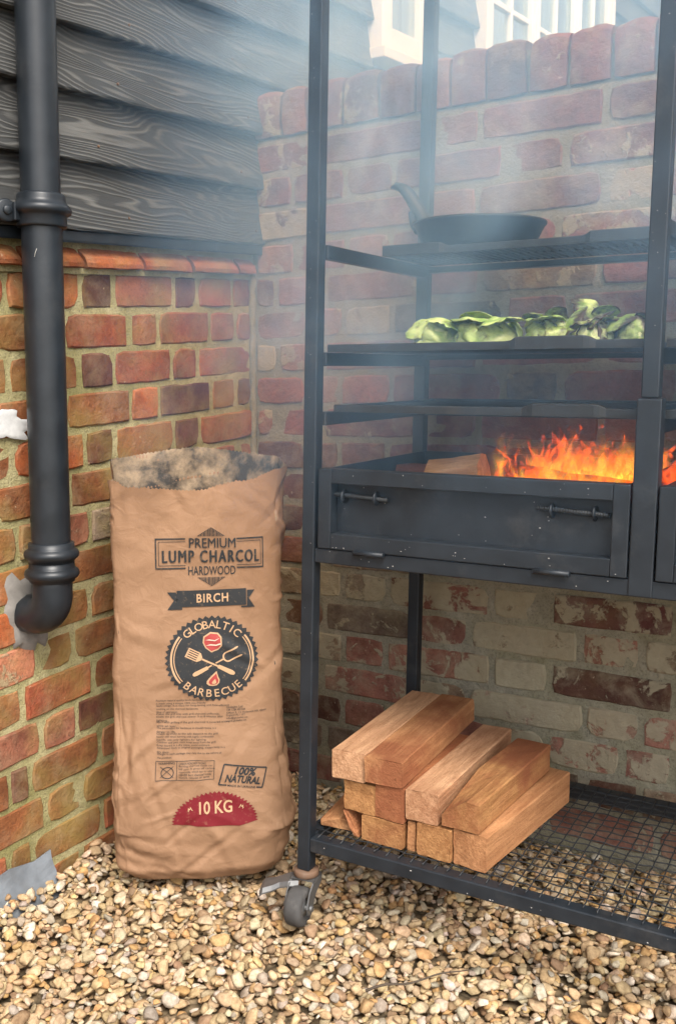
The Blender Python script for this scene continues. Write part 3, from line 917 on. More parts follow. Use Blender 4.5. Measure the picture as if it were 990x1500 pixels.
mb.lathe((.046, pipe_y(1.24)-.058, 1.232), (1, -.25, 0), [(.0, .012), (.016, .012), (.0185, .0105), (.0195, .008), (.0195, -.004), (.0, -.004)], 28)
mb.box((.040, pipe_y(1.24)-.052, 1.216), (.066, pipe_y(1.24)-.028, 1.246), None, .002)
ear = mb.build('bracket', MAT['pipe'], dp)
mb = MB(); mb.lathe((.057, pipe_y(1.24)-.0605, 1.232), (1, -.25, 0), [(.0, .0055), (.0055, .0052), (.0075, .004), (.0085, .001), (.0085, -.003)], 16)
mb.build('screw', MAT['pipe'], ear)
for zc, tall in ((.640, .021), (.605, .018)):
    mb = MB()
    mb.lathe((PX, pipe_y(zc), zc-.011), (0, .010, 1), ring_profile(PR, [(.0005, -.006), (.0055, -.005), (.006, 0), (.0105, .002), (.0135, .006), (.014, .011), (.012, .016), (.0075, .019), (.006, .021), (.0055, .030), (.0, .031)]), 40)
    mb.build('socket_ring', MAT['pipe'], dp)
mb = MB()                                                        # bend into the wall
pts, rad = [], []
for k in range(15):
    a = (PI/2) * k/14
    pts.append((PX - .045*(1-math.cos(a)), pipe_y(.55) + .0, .566 - .045*math.sin(a))); rad.append(PR + .001)
pts = [(PX, pipe_y(.6), .615), (PX, pipe_y(.57), .58)] + pts + [(-.01, pipe_y(.55), .521)]
mb.tube(pts, [PR+.001]*len(pts), 36)
mb.build('bend', MAT['pipe'], dp)
mb = MB()
for k in range(3):
    q = [(PX+.018-.004*k+.002*noise.noise((i*.9, k, 0)), pipe_y(1.2)-.030+.006*math.sin(i*.5+k)+.003*k, 1.212-.007*i) for i in range(9-2*k)]
    mb.tube(q, .0005, 4)
tag(mb.build('cobweb', MAT['cobweb']), 'pale cobweb strand hanging from the downpipe collar', 'cobweb')

# lead sheet at the foot of the wall
mb = MB(); V, F = [], []
for i in range(26):
    y = -1.42 + .735*i/25
    tz = .044 + .010*noise.noise((y*9, 1, 1)) + .014*noise.noise((y*55, 4, 1))
    for k in range(7):
        f = k/6
        V.append((.036 - .028*f + .005*noise.noise((y*12, f*3, 2)) + (.012*(1-f)**2), y + (.016*noise.noise((f*9, 2, 2)) + .010*f if i == 25 else 0), -.03 + (tz+.03)*f))
n = len(V)
V += [(x-.0025, y, z) for (x, y, z) in V]
for i in range(25):
    for k in range(6):
        a = i*7+k
        F.append((a, a+7, a+8, a+1)); F.append((n+a, n+a+1, n+a+8, n+a+7))
for i in range(25): F.append((i*7+6, (i+1)*7+6, n+(i+1)*7+6, n+i*7+6))
for k in range(6): F.append((25*7+k, n+25*7+k, n+25*7+k+1, 25*7+k+1))
mb.add(V, F, False)
tag(mb.build('lead_flashing', MAT['lead']), 'torn grey lead sheet at the foot of the brick wall', 'flashing')

# ------------------------------------------------------------------ barbecue rack
RO = np.array([.5009, -.5510, .0901])
RB = np.array([[.9996, -.0648, -.0028], [.0273, .9986, .0335], [.0064, .0029, 1.0001]])   # the hand-welded frame is not quite square
def RK(x, y, z): return tuple(RO + RB @ np.array([x, y, z]))
TB, DEP, BAY, ZB, ZM, ZD = .025, .474, .5563, .0367, .5528, .7133
Z1, Z2, Z3 = 1.0856, .9084, .8084
X2 = 1.130                                                       # left face of the right-hand post
rack = thing('barbecue_rack', 'black welded steel barbecue frame on casters holding grates and fire drawers', 'barbecue', RK(BAY, DEP/2, -.09))
def rbox(name, lo, hi, mat='iron', parent=None, bev=.0022, label=None):
    q = MB(); q.box(lo, hi, RK, bev); return q.build(name, MAT[mat], parent or rack, label=label)
TOP = 1.72
for yy_ in (0.0, DEP - TB):
    rbox('post', (0, yy_, 0), (TB, yy_+TB, TOP)); rbox('post', (X2, yy_, 0), (X2+TB, yy_+TB, TOP))
    # centre post: lower frame and upper section sleeved into it
    if yy_ == 0.0:
        rbox('post', (BAY+.0035, .0, .836), (BAY+.0035+TB, TB, TOP)); rbox('post', (BAY-.001, -.002, ZM), (BAY+.034, TB+.004, .835))
    else:
        rbox('post', (BAY+.0035, yy_, ZM), (BAY+.0035+TB, yy_+TB, TOP))
def rails_x(z, y, name='rail', x0=TB+.0005, x1=X2-.0005, h=TB): return rbox(name, (x0, y, z), (x1, y+TB, z+h))
for (z, fr, bk) in ((ZB, .0005, DEP-TB-.0005), (ZM-.0005, .0008, DEP-TB-.0008)):
    rails_x(z, fr); rails_x(z, bk)
for (xa, xb) in ((TB+.0005, BAY+.003), (BAY+.029, X2-.0005)):
    rails_x(TOP-TB-.001, .0005, 'rail', xa, xb); rails_x(TOP-TB-.001, DEP-TB-.0005, 'rail', xa, xb)
    for z, hh in ((Z1-.014, .012), (Z2-.012, .010), (Z3-TB, .022)): rails_x(z, DEP-TB+.0006, 'back_rail', xa, xb, hh)
for z in (ZB, ZM-.0005):
    rbox('side_rail', (.0006, TB+.0005, z), (TB-.0006, DEP-TB-.0005, z+TB)); rbox('side_rail', (X2+.0006, TB+.0005, z), (X2+TB-.0006, DEP-TB-.0005, z+TB))
for z in (Z1, Z2, Z3, TOP-.001):
    for x in (.0006, BAY+.0041, X2+.0006):
        q = rbox('side_rail', (x, TB+.0005, z-TB), (x+TB-.0012, DEP-TB-.0005, z)) if z > 1.5 else rbox('grate_support', (x+.012 if x < .5 else x, TB+.0005, z-TB), (x+TB+.004 if x < .5 else x+TB-.0012, DEP-TB-.0005, z-.002))
# woven wire shelf
mb = MB()
zw = ZB + TB + .0016
px_ = .0225
xs = [TB + .012 + px_*k for k in range(int((X2-TB-.01)/px_))]
ys = [TB + .010 + px_*k for k in range(int((DEP-2*TB)/px_)+1)]
for i, x in enumerate(xs):
    mb.tube([RK(x + .0008*math.sin(k+i), TB*.35 + (DEP-.7*TB)*k/20, zw + .0012*(1 if (k+i) % 2 else -1)) for k in range(21)], .00125, 5)
for j, y in enumerate(ys):
    n = 48
    mb.tube([RK(TB*.4 + (X2-.0+TB*.2)*k/n, y + .0008*math.sin(k*1.3+j), zw + .0012*(1 if (k+j) % 2 else -1)) for k in range(n+1)], .00125, 5)
mb.build('wire_mesh', MAT['cast'], rack)
# fire drawers
def drawer(x0, x1):
    root = link_obj('fire_drawer', None, rack, RK((x0+x1)/2, .2, ZM+TB))
    z0, z1 = .5785, ZD
    fwid = .0245
    def rb(name, lo, hi, bev=.0015, mat='iron'):
        q = MB(); q.box(lo, hi, RK, bev); return q.build(name, MAT[mat], root)
    rb('front_frame', (x0, -.003, z0), (x0+fwid, .022, z1)); rb('front_frame', (x1-fwid, -.003, z0), (x1, .022, z1))
    rb('front_frame', (x0+fwid+.0002, -.0027, z1-fwid), (x1-fwid-.0002, .0217, z1)); rb('front_frame', (x0+fwid+.0002, -.0027, z0), (x1-fwid-.0002, .0217, z0+fwid+.002))
    rb('front_panel', (x0+.010, .0222, z0+.008), (x1-.010, .0252, z1-.004), 0)
    rb('side_panel', (x0+.004, .0255, z0+.012), (x0+.007, DEP-TB-.02, z1-.001), 0); rb('side_panel', (x1-.007, .0255, z0+.012), (x1-.004, DEP-TB-.02, z1-.001), 0)
    rb('back_panel', (x0+.0072, DEP-TB-.024, z0+.012), (x1-.0072, DEP-TB-.021, z1-.001), 0)
    rb('floor_panel', (x0+.0072, .0256, z0+.012), (x1-.0072, DEP-TB-.0245, z0+.015), 0)
    for (a, b) in ((x0+.020, x0+.125), (x1-.142, x1-.030)):           # threaded rods with washers
        zr = .668
        q = MB(); q.tube([RK(a, .0125, zr+.002), RK(b, .0125, zr-.003)], .0042, 10)
        n = int((b-a)/.004)
        for k in range(n): q.lathe(RK(a+.004*k+.003, .0125, zr+.002-.005*k/n), (1, 0, 0), [(.0042, -.0012), (.0050, 0), (.0042, .0012)], 10)
        rod = q.build('threaded_rod', MAT['cast'], root)
        for f in (.22, .80):
            q = MB(); q.lathe(RK(a+(b-a)*f, .0120, zr-.001), (1, 0, 0), [(.004, -.0012), (.0118, -.0012), (.0118, .0012), (.004, .0012)], 20)
            q.build('washer', MAT['iron'], root)
    for c in (x0+.10, x1-.11):                                       # hinge knuckles on the lower edge
        q = MB(); q.tube([RK(c-.028, -.006, z0-.0015), RK(c+.028, -.006, z0-.0015)], .0045, 10); q.build('hinge', MAT['iron'], root)
    # bed of coals
    rr = random.Random(int(x0*1000)); q = MB()
    for k in range(170):
        cx, cy, cz = rr.uniform(x0+.03, x1-.03), rr.uniform(.05, DEP-TB-.05), rr.uniform(.612, .668)
        s_ = rr.uniform(.012, .024); bm = bmesh.new(); bmesh.ops.create_icosphere(bm, subdivisions=1, radius=1)
        vs_ = []
        for v in bm.verts:
            m = 1 + .5*noise.noise((v.co.x*1.7+k, v.co.y*1.7, v.co.z*1.7))
            vs_.append(RK(cx + v.co.x*s_*m, cy + v.co.y*s_*m, cz + v.co.z*s_*m*.8))
        q.add(vs_, [tuple(v.index for v in f.verts) for f in bm.faces]); bm.free()
    o = q.build('coal_bed', MAT['coal'], root); o['kind'] = 'stuff'
    return root
drawer(.0335, .5530); drawer(.5935, 1.1265)
# casters
def caster(cx, cy, ang, brake):
    base = Vector(RK(cx, cy, 0))
    root = link_obj('caster', None, rack, base)
    q = MB(); q.lathe(base + Vector((0, 0, -.001)), (0, 0, -1), [(.0, 0), (.021, 0), (.0225, .002), (.0225, .010), (.020, .012), (.0, .012)], 28); q.build('swivel_head', MAT['rust'], root)
    d = Vector((math.sin(ang), -math.cos(ang), 0)); ax = Vector((math.cos(ang), math.sin(ang), 0))
    wc = Vector((base.x, base.y, .034)) + d*.034
    def loc(a, b, c): return base + d*a + ax*b + Vector((0, 0, c))
    # fork: crown and two cheeks
    V, F = [], []
    q = MB()
    crown = [(-.020, -.021), (-.020, .021), (.018, .0215), (.018, -.0215)]
    q.add([loc(a, b, -.0135) for a, b in crown] + [loc(a, b, -.0165) for a, b in crown], [(0,1,2,3),(7,6,5,4),(0,4,5,1),(1,5,6,2),(2,6,7,3),(3,7,4,0)])
    for s_ in (-1, 1):
        o1, o2 = .0200*s_, .0226*s_
        pr = [(-.018, -.0168), (.020, -.0168), (.036, -.030), (.047, -.052), (.044, -.064), (.034, -.068), (.026, -.062), (.010, -.040), (-.014, -.028)]
        n = len(pr)
        q.add([loc(a, o1, c) for a, c in pr] + [loc(a, o2, c) for a, c in pr],
              [tuple(range(n)), tuple(reversed(range(n, 2*n)))] + [(i, n+i, n+(i+1) % n, (i+1) % n) for i in range(n)])
    q.build('fork', MAT['zinc'], root)
    q = MB(); q.tube([wc - ax*.027, wc + ax*.027], .0055, 12); q.build('axle', MAT['zinc'], root)
    wl = link_obj('wheel', None, root, wc)
    # third level is the limit: tyre and rim are meshes beside the fork
    COL.objects.unlink(wl); bpy.data.objects.remove(wl)
    q = MB(); q.lathe(wc, ax, [(.022, -.016), (.029, -.016), (.0325, -.0135), (.034, -.008), (.034, .008), (.0325, .0135), (.029, .016), (.022, .016)], 36); q.build('tyre', MAT['rubber'], root)
    q = MB(); q.lathe(wc, ax, [(.0, -.013), (.010, -.015), (.012, -.0115), (.020, -.0105), (.0225, -.0165), (.0225, .0165), (.020, .0105), (.012, .0115), (.010, .015), (.0, .013)], 32); q.build('rim', MAT['zinc'], root)
    if brake:
        q = MB()
        e = Vector((-.86, -.42, 0)).normalized(); f = Vector((e.y, -e.x, 0))
        st = base + Vector((0, 0, -.018)) + e*.012
        prof = [(0, .020, 0), (.018, .022, -.001), (.034, .017, -.006), (.048, .020, -.012), (.064, .024, -.016), (.070, .023, -.022)]
        V = [st + e*a + f*(w*sg) + Vector((0, 0, z)) for (a, w, z) in prof for sg in (-1, -.75, .75, 1)]
        V = [v + Vector((0, 0, -.007 if i % 4 in (0, 3) else 0)) for i, v in enumerate(V)]
        n = len(V); V += [v - Vector((0, 0, .0025)) for v in V]; F = []
        for i in range(len(prof)-1):
            for k in range(3):
                a = i*4+k; F.append((a, a+1, a+5, a+4)); F.append((n+a, n+a+4, n+a+5, n+a+1))
            F.append((i*4, i*4+4, n+i*4+4, n+i*4)); F.append((i*4+3, n+i*4+3, n+i*4+7, i*4+7))
        F.append((0, n, n+1, 1)); L_ = len(prof)*4
        for k in range(3): F.append((L_-4+k, L_-4+k+1, n+L_-4+k+1, n+L_-4+k))
        q.add(V, F); q.build('brake_pedal', MAT['zinc'], root)
    return root
caster(TB/2, TB/2, R(10), True)
caster(TB/2, DEP-TB/2, R(-30), False); caster(X2+TB/2, TB/2, R(25), False); caster(X2+TB/2, DEP-TB/2, R(60), False)

# grates resting on the supports
def grate(x0, x1, y0, y1, zt, tabs, label, group=None):
    root = thing('cooking_grate', label, 'grate', RK((x0+x1)/2, (y0+y1)/2, zt-.012), group)
    q = MB()
    n = 60; V, F = [], []
    for i in range(n+1):                                            # front lip, stepped up at the grips
        x = x0 + (x1-x0)*i/n
        k = 0.0
        for (a, b) in tabs: k = max(k, min(1, max(0, (x-a)/.012+.5), 1) * min(1, max(0, (b-x)/.012+.5), 1))
        lo, hi = zt-.011, zt + .0015 + .0065*k
        yo = -.005*k
        for (yy2, zz2) in ((y0+yo, lo), (y0+yo, hi-.0015), (y0+yo+.0015, hi), (y0+.0085, hi), (y0+.010, hi-.0015), (y0+.010, lo)): V.append(RK(x, yy2, zz2))
    for i in range(n):
        for k in range(6): F.append((i*6+k, (i+1)*6+k, (i+1)*6+(k+1) % 6, i*6+(k+1) % 6))
    F.append(tuple(range(6))); F.append(tuple(n*6+k for k in reversed(range(6))))
    q.add(V, F); q.build('front_lip', MAT['cast'], root)
    for nm, lo, hi in (('end_bar', (x0, y0+.0105, zt-.011), (x0+.010, y1-.0105, zt)), ('end_bar', (x1-.010, y0+.0105, zt-.011), (x1, y1-.0105, zt)), ('back_bar', (x0, y1-.010, zt-.011), (x1, y1, zt+.001)), ('cross_bar', (x0+.0105, (y0+y1)/2-.004, zt-.010), (x1-.0105, (y0+y1)/2+.004, zt-.0035))):
        q = MB(); q.box(lo, hi, RK, .0015); q.build(nm, MAT['cast'], root)
    q = MB(); nb = int((x1-x0-.02)/.0145)
    for k in range(1, nb):
        x = x0 + .010 + (x1-x0-.02)*k/nb
        q.add([RK(x-.0042, y0+.0102, zt-.003), RK(x+.0042, y0+.0102, zt-.003), RK(x+.0025, y0+.0102, zt-.0105), RK(x-.0025, y0+.0102, zt-.0105),
               RK(x-.0042, y1-.0102, zt-.003), RK(x+.0042, y1-.0102, zt-.003), RK(x+.0025, y1-.0102, zt-.0105), RK(x-.0025, y1-.0102, zt-.0105)],
              [(0,1,5,4),(1,2,6,5),(2,3,7,6),(3,0,4,7),(3,2,1,0),(4,5,6,7)])
    q.build('grill_bars', MAT['cast'], root)
    return root
G1 = Z1 - .002 + .0112; G2 = Z2 - .002 + .0112; G3 = Z3 - .002 + .0112
GX0, GX1 = TB+.004, BAY+.0005
grate(GX0, GX1, .235, .445, G1, [(GX0-.02, .150), (.410, .530)], 'narrow cast grate under the skillet, highest in the frame')
grate(GX0+.004, GX1, .022, .440, G2, [(.36, .48)], 'black cast grate carrying the cabbage wedges')
grate(GX0+.016, GX1, .026, .440, G3, [(.385, .50)], 'empty black cast grate just above the flames')
HX0, HX1 = BAY+.031, X2-.002
grate(HX0, HX1, .235, .445, G1, [(HX0+.1, HX0+.2)], 'narrow cast grate past the centre post, level with the skillet')
grate(HX0, HX1, .022, .440, G2, [(HX0+.1, HX0+.2)], 'cast grate past the centre post, level with the cabbages')
grate(HX0, HX1, .026, .440, G3, [(HX0+.1, HX0+.2)], 'cast grate past the centre post, above the fire')

# ------------------------------------------------------------------ skillet
def skillet(label, pos, rad, ang, full=True):
    cx, cy = pos
    c = Vector(RK(cx, cy, G1 + .0035))
    root = thing('skillet', label, 'frying pan', c)
    q = MB(); a = rad
    q.lathe(c, (0, 0, 1), [(0, .0), (a*.80, .0), (a*.83, .002), (a*.985, .041), (a*1.012, .0425), (a*1.015, .0465), (a*.985, .0475), (a*.965, .0455), (a*.80, .007), (0, .006)], 56)
    q.build('pan_bowl', MAT['cast'], root)
    d = Vector((math.cos(ang), math.sin(ang), 0)); s_ = Vector((-d.y, d.x, 0))
    # handle: rises steeply from a split root and flattens into a grip with an eye
    path = [(a*.62, .022, .030, .020), (a*.78, .040, .027, .019), (a*.92, .060, .021, .016), (a*1.05, .082, .0175, .0145), (a*1.17, .102, .017, .0135), (a*1.27, .1165, .0175, .012), (a*1.35, .1240, .0175, .010), (a*1.46, .1270, .0165, .008), (a*1.52, .1265, .009, .006)]
    V, F = [], []
    n = 8
    path = [(u if u < a*.9 else a*.9 + (u-a*.9)*.92, h, w, tk) for (u, h, w, tk) in path]
    for (u, h, w, tk) in path:
        for k in range(n):
            t_ = 2*PI*k/n
            V.append(c + d*(u - math.sin(t_)*tk*.66) + s_*(math.cos(t_)*w) + Vector((0, 0, h + math.sin(t_)*tk*.72)))
    for i in range(len(path)-1):
        for k in range(n): F.append((i*n+k, i*n+(k+1) % n, (i+1)*n+(k+1) % n, (i+1)*n+k))
    F.append(tuple(reversed(range(n)))); F.append(tuple((len(path)-1)*n+k for k in range(n)))
    q = MB(); q.add(V, F, True); q.build('handle', MAT['cast'], root)
    # webs bracing the handle root, with the gaps between them
    for sg in (-1, 1):
        q = MB(); q.tube([c + d*(a*.90) + s_*(sg*.030) + Vector((0, 0, .036)), c + d*(a*1.02) + s_*(sg*.024) + Vector((0, 0, .050)), c + d*(a*1.10) + s_*(sg*.014) + Vector((0, 0, .074))], [.0085, .0065, .005], 8)
        q.build('handle_brace', MAT['cast'], root)
    q = MB(); q.lathe(c + d*(a*1.38) + Vector((0, 0, .1335)), (-.12*d.x, -.12*d.y, 1), [(.0035, -.001), (.0035, .0008), (.0075, .0008), (.0075, -.001)], 16); q.build('hanging_eye', MAT['zinc'], root)
    return root
skillet('black cast skillet with a steep raised handle on the narrow grate', (.178, .338), .122, R(182))
skillet('dark skillet half hidden behind the centre post', (.760, .345), .105, R(178))
# ------------------------------------------------------------------ charcoal bag
BTH = R(40)
BA = Vector((math.cos(BTH), math.sin(BTH), 0)); BN = Vector((math.sin(BTH), -math.cos(BTH), 0))
BC = Vector((.288, -.557, .012)) - BN * .066
def lerp_tab(tab, x):
    for (x0, y0), (x1, y1) in zip(tab, tab[1:]):
        if x <= x1:
            f = max(0, (x-x0)/(x1-x0)); f = f*f*(3-2*f); return y0 + (y1-y0)*f
    return tab[-1][1]
HALF_W = [(0, .146), (.03, .160), (.10, .168), (.18, .167), (.30, .160), (.36, .159), (.50, .163), (.70, .170), (.86, .176)]
HALF_D = [(0, .058), (.03, .072), (.10, .080), (.20, .078), (.34, .066), (.55, .060), (.72, .064), (.86, .075)]
def bag_rim(f):
    """height of the cut top edge round the bag; f = position on the perimeter, front centre 0"""
    return 0
def bag_dir(p4):
    """p4 in 0..4: front 0..1 (left to right), right side 1..2, back 2..3, left side 3..4 -> unit rounded box point and normal"""
    p4 %= 4
    k = int(p4); f = p4 - k
    return k, f
CREASES = {}
_cr = random.Random(41)
for _ in range(150):                                               # sharp folds in the paper: (perimeter position, height, direction, length, width, depth)
    pu, pz = _cr.uniform(0, 4), _cr.uniform(.01, .80) if _cr.random() < .6 else _cr.uniform(.01, .30)
    an_ = _cr.choice((_cr.gauss(.5, .35), _cr.gauss(2.3, .4), _cr.gauss(PI/2, .25)))
    ln_ = _cr.uniform(.03, .15); wd_ = _cr.uniform(.006, .020); dp_ = _cr.uniform(.0012, .0034) * _cr.choice((-1, 1))
    for bnd in range(int((pz-.16)/.05)-1, int((pz+.16)/.05)+2): CREASES.setdefault(bnd, []).append((pu, pz, math.cos(an_), math.sin(an_), ln_, wd_, dp_))
def crease(p4, z):
    tot = 0.0
    for (pu, pz, ca, sa, ln_, wd_, dp_) in CREASES.get(int(z/.05), ()):
        du = (p4 - pu + 2) % 4 - 2
        du *= .30 if (0 <= p4 < 1 or 2 <= p4 < 3) else .16
        dz = z - pz
        v = abs(-du*sa + dz*ca)
        if v > wd_*2.2: continue
        u = abs(du*ca + dz*sa)
        if u > ln_: continue
        tot += dp_ * (max(0, 1 - v/wd_) - .35*max(0, 1 - abs(v - wd_)/wd_)) * (1 - (u/ln_)**2)
    return tot
def bag_pt(p4, z, off=0.0):
    hw_, hd_ = lerp_tab(HALF_W, z), lerp_tab(HALF_D, z)
    k, f = bag_dir(p4)
    g = 2*f - 1
    if k == 0: u, n = g, 1.0
    elif k == 1: u, n = 1.0, -g
    elif k == 2: u, n = -g, -1.0
    else: u, n = -1.0, g
    # round the corners
    pw = 7.0 - 3.0*min(1, z/.8)
    if z < .10: pw = 5.0
    L_ = (abs(u)**pw + abs(n)**pw) ** (1/pw)
    un, nn = u/L_, n/L_
    bulge = 1 + (.10 if k == 0 else .16) * (1 - g*g) * (1 if k in (0, 2) else -.9*min(1, z/.5) + .25)
    if k in (0, 2): nn *= bulge
    else: un *= 1 - (.14 if k == 3 else .08)*(1-g*g)*min(1, z/.6)
    # paper crumple: long soft dents, sharp creases, squashed folds low down
    P = Vector((un*hw_, nn*hd_, z))
    q = Vector((P.x*1.0 + 3.1, P.y*1.3 + 1.7, P.z))
    s1 = noise.noise(q*6.0) * .0050
    c1 = (1 - abs(noise.noise(q*11.0 + Vector((5, 1, 2))))*2.2) * .0027
    c2 = (1 - abs(noise.noise(Vector((q.x*16 + q.z*9, q.y*16, q.z*18 - q.x*8))))*2.2) * .0017
    low = max(0, 1 - z/.30)
    c3 = (1 - abs(noise.noise(Vector((q.x*7 + 9, q.y*7, q.z*15 + q.x*7))))*2.2) * .0060 * low
    sag = math.sin(z*34 + q.x*11) * .0022 * low
    side = 1 + .9*(1 - g**4) if k in (1, 3) else 1.0
    dsp = (s1 + c1*.7 + c2*.7)*side + c3 + sag + off + crease(p4 % 4, z)
    nv = Vector((abs(un)**3*math.copysign(1, un)*hd_/hw_, abs(nn)**3*math.copysign(1, nn), 0))
    nv = nv.normalized() if nv.length > 1e-6 else Vector((0, 1, 0))
    P = P + nv*dsp
    return BC + BA*P.x + BN*P.y + Vector((0, 0, z + (.0015*noise.noise(q*9.0) if z > .02 else 0)))
bag = thing('charcoal_bag', 'tall crumpled brown paper charcoal sack with torn open top', 'bag', BC)
def rim_height(p4):
    k, f = bag_dir(p4)
    tab = [(0, .776), (.13, .764), (.5, .757), (.75, .772), (1.0, .793), (1.5, .802), (2.0, .806), (2.5, .822), (3.0, .805), (3.35, .800), (3.7, .772), (4.0, .776)]
    return lerp_tab(tab, p4 % 4) - .015
NP, NZ = 380, 230
V, F = [], []
for j in range(NZ+1):
    for i in range(NP):
        p4 = 4*i/NP
        top = rim_height(p4) + (.0013 if i % 2 else -.0013) + .0022*noise.noise((i*.31, 0, 4))
        t_ = j/NZ
        z = top*t_
        P = bag_pt(p4, z)
        if t_ > .90:                                               # lip flares and wanders
            e = (t_-.90)/.10
            P += BN*(.010*e*e*noise.noise((p4*2.3, 7, 1))) + BA*(.008*e*e*noise.noise((p4*2.1, 3, 5)))
        if z < .018:                                               # tuck under at the base
            c = Vector((BC.x, BC.y, P.z)); P = c + (P-c)*(.90 + .10*math.sqrt(max(0, z/.018)))
        V.append(P)
for j in range(NZ):
    for i in range(NP):
        a, b = j*NP+i, j*NP+(i+1) % NP
        F.append((a, b, b+NP, a+NP))
F.append(tuple(reversed(range(NP))))
mb = MB(); mb.add(V, F, True)
mb.build('paper_body', MAT['kraft'], bag)
mb = MB(); V2, F2 = [], []                                        # sooty inside of the mouth
rings = 40
for j in range(rings+1):
    for i in range(NP):
        src = Vector(V[(NZ - j*3)*NP + i]) if j < rings else Vector(V[(NZ-(rings-1)*3)*NP + i])
        c = Vector((BC.x, BC.y, src.z))
        cr = .020*noise.noise((src.x*26, src.y*26, src.z*22)) * min(1, j/3)
        V2.append(c + (src-c)*(1 - (.012 if j else .002) - max(0, cr)*1.6) if j < rings else c + (src-c)*.02)
for j in range(rings):
    for i in range(NP):
        a, b = j*NP+i, j*NP+(i+1) % NP
        F2.append((a, a+NP, b+NP, b))
mb.add(V2, F2, True)
mb.build('inner_lining', MAT['soot_paper'], bag)

# ---- print on the front panel: flat ink shapes laid on the paper
def drape(tris2d, name, mat, off, parent=bag):
    """tris2d: list of (verts2d, faces); u across from the panel centre, w height above the base"""
    bm = bmesh.new()
    for vs2, fs2 in tris2d:
        bv = [bm.verts.new((x, y, 0)) for x, y in vs2]
        for f in fs2:
            try: bm.faces.new([bv[i] for i in f])
            except ValueError: pass
    bmesh.ops.triangulate(bm, faces=bm.faces[:])
    for ax in (0, 1):
        cs_ = [v.co[ax] for v in bm.verts]; lo, hi = min(cs_), max(cs_)
        st = .0055; k = math.ceil(lo/st)
        while k*st < hi:
            co = Vector((0, 0, 0)); co[ax] = k*st; no = Vector((0, 0, 0)); no[ax] = 1
            bmesh.ops.bisect_plane(bm, geom=bm.verts[:]+bm.edges[:]+bm.faces[:], dist=1e-6, plane_co=co, plane_no=no)
            k += 1
    bm.verts.index_update()
    vs3 = []
    for v in bm.verts:
        z = v.co.y
        vs3.append(bag_pt(front_p(v.co.x, z), z, off))
    fs3 = [tuple(v.index for v in f.verts) for f in bm.faces]
    bm.free()
    # face the viewer side
    q = MB(); fl = []
    for f in fs3:
        n = (vs3[f[1]]-vs3[f[0]]).cross(vs3[f[2]]-vs3[f[0]])
        fl.append(f if n.dot(BN) > 0 else f[::-1])
    q.add(vs3, fl, True)
    return q.build(name, MAT[mat], parent)
def front_p(u, z):
    return min(.995, max(.005, .5 + u/(2*lerp_tab(HALF_W, z))))
def ngon(pts): return (list(pts), [tuple(range(len(pts)))])
def band(outer, inner, closed=True):
    n = len(outer); vs2 = list(outer)+list(inner); rng_ = range(n if closed else n-1)
    return (vs2, [(i, (i+1) % n, n+(i+1) % n, n+i) for i in rng_])
def line(a, b, w):
    d = Vector(b)-Vector(a); d.normalize(); n = Vector((-d.y, d.x))*w/2; a, b = Vector(a), Vector(b)
    return ngon([tuple(a+n), tuple(a-n), tuple(b-n), tuple(b+n)])
def text2d(txt, height, width=None, weight=0.0, shear=0.0, spacing=1.0):
    cu = bpy.data.curves.new('lettering', 'FONT'); cu.body = txt; cu.size = 1.0; cu.offset = weight; cu.shear = shear; cu.space_character = spacing
    cu.resolution_u = 3
    ob = bpy.data.objects.new('lettering', cu)
    me = bpy.data.meshes.new_from_object(ob)
    vs2 = [(v.co.x, v.co.y) for v in me.vertices]; fs2 = [tuple(p.vertices) for p in me.polygons]
    bpy.data.objects.remove(ob); bpy.data.curves.remove(cu); bpy.data.meshes.remove(me)
    x0 = min(v[0] for v in vs2); x1 = max(v[0] for v in vs2); y0 = min(v[1] for v in vs2); y1 = max(v[1] for v in vs2)
    sy = height/(y1-y0); sx = (width/(x1-x0)) if width else sy
    return [((x-(x0+x1)/2)*sx, (y-y0)*sy) for x, y in vs2], fs2
def place(t2, cx, cy, rot=0.0):
    c, s_ = math.cos(rot), math.sin(rot)
    return ([(cx + x*c - y*s_, cy + x*s_ + y*c) for x, y in t2[0]], t2[1])
UX = .026                                                         # the artwork's middle line
PRK, PRT = .0016, .0026                                           # ink layer heights above the paper
# top label
ink = []
zt_, zb_ = .654, .600
hx = .0990
for (o, w) in ((0, .0024), (.0052, .0010)):
    l_, r_, t_, b_ = UX-hx+o, UX+hx-o, zt_-o, zb_+o
    gap = .046
    for (a, b) in (((l_, t_), (UX-gap, t_)), ((UX+gap, t_), (r_, t_)), ((l_, b_), (UX-gap, b_)), ((UX+gap, b_), (r_, b_)), ((l_, b_-w/2), (l_, t_+w/2)), ((r_, b_-w/2), (r_, t_+w/2))): ink.append(line(a, b, w))
ink.append(place(text2d('PREMIUM', .0178, .083, .0), UX+.002, .6375))
ink.append(place(text2d('LUMP CHARCOL', .0225, .176, .0, 0, 1.25), UX+.001, .6105))
ink.append(place(text2d('HARDWOOD', .0165, .085, .006), UX+.001, .5870))
for k in range(19):
    x = -.0235 + .047*k/18
    h = .0150*(1-abs(x)/.0235)
    w = .0016 if k % 3 else .0010
    if h > .001:
        ink.append(line((UX+x, .6590), (UX+x, .6590+h), w)); ink.append(line((UX+x, .5830), (UX+x, .5830-h), w))
for sg, z0 in ((1, .6590), (-1, .5830)):
    ink.append(line((UX-.0245, z0), (UX, z0+sg*.0158), .0009)); ink.append(line((UX+.0245, z0), (UX, z0+sg*.0158), .0009))
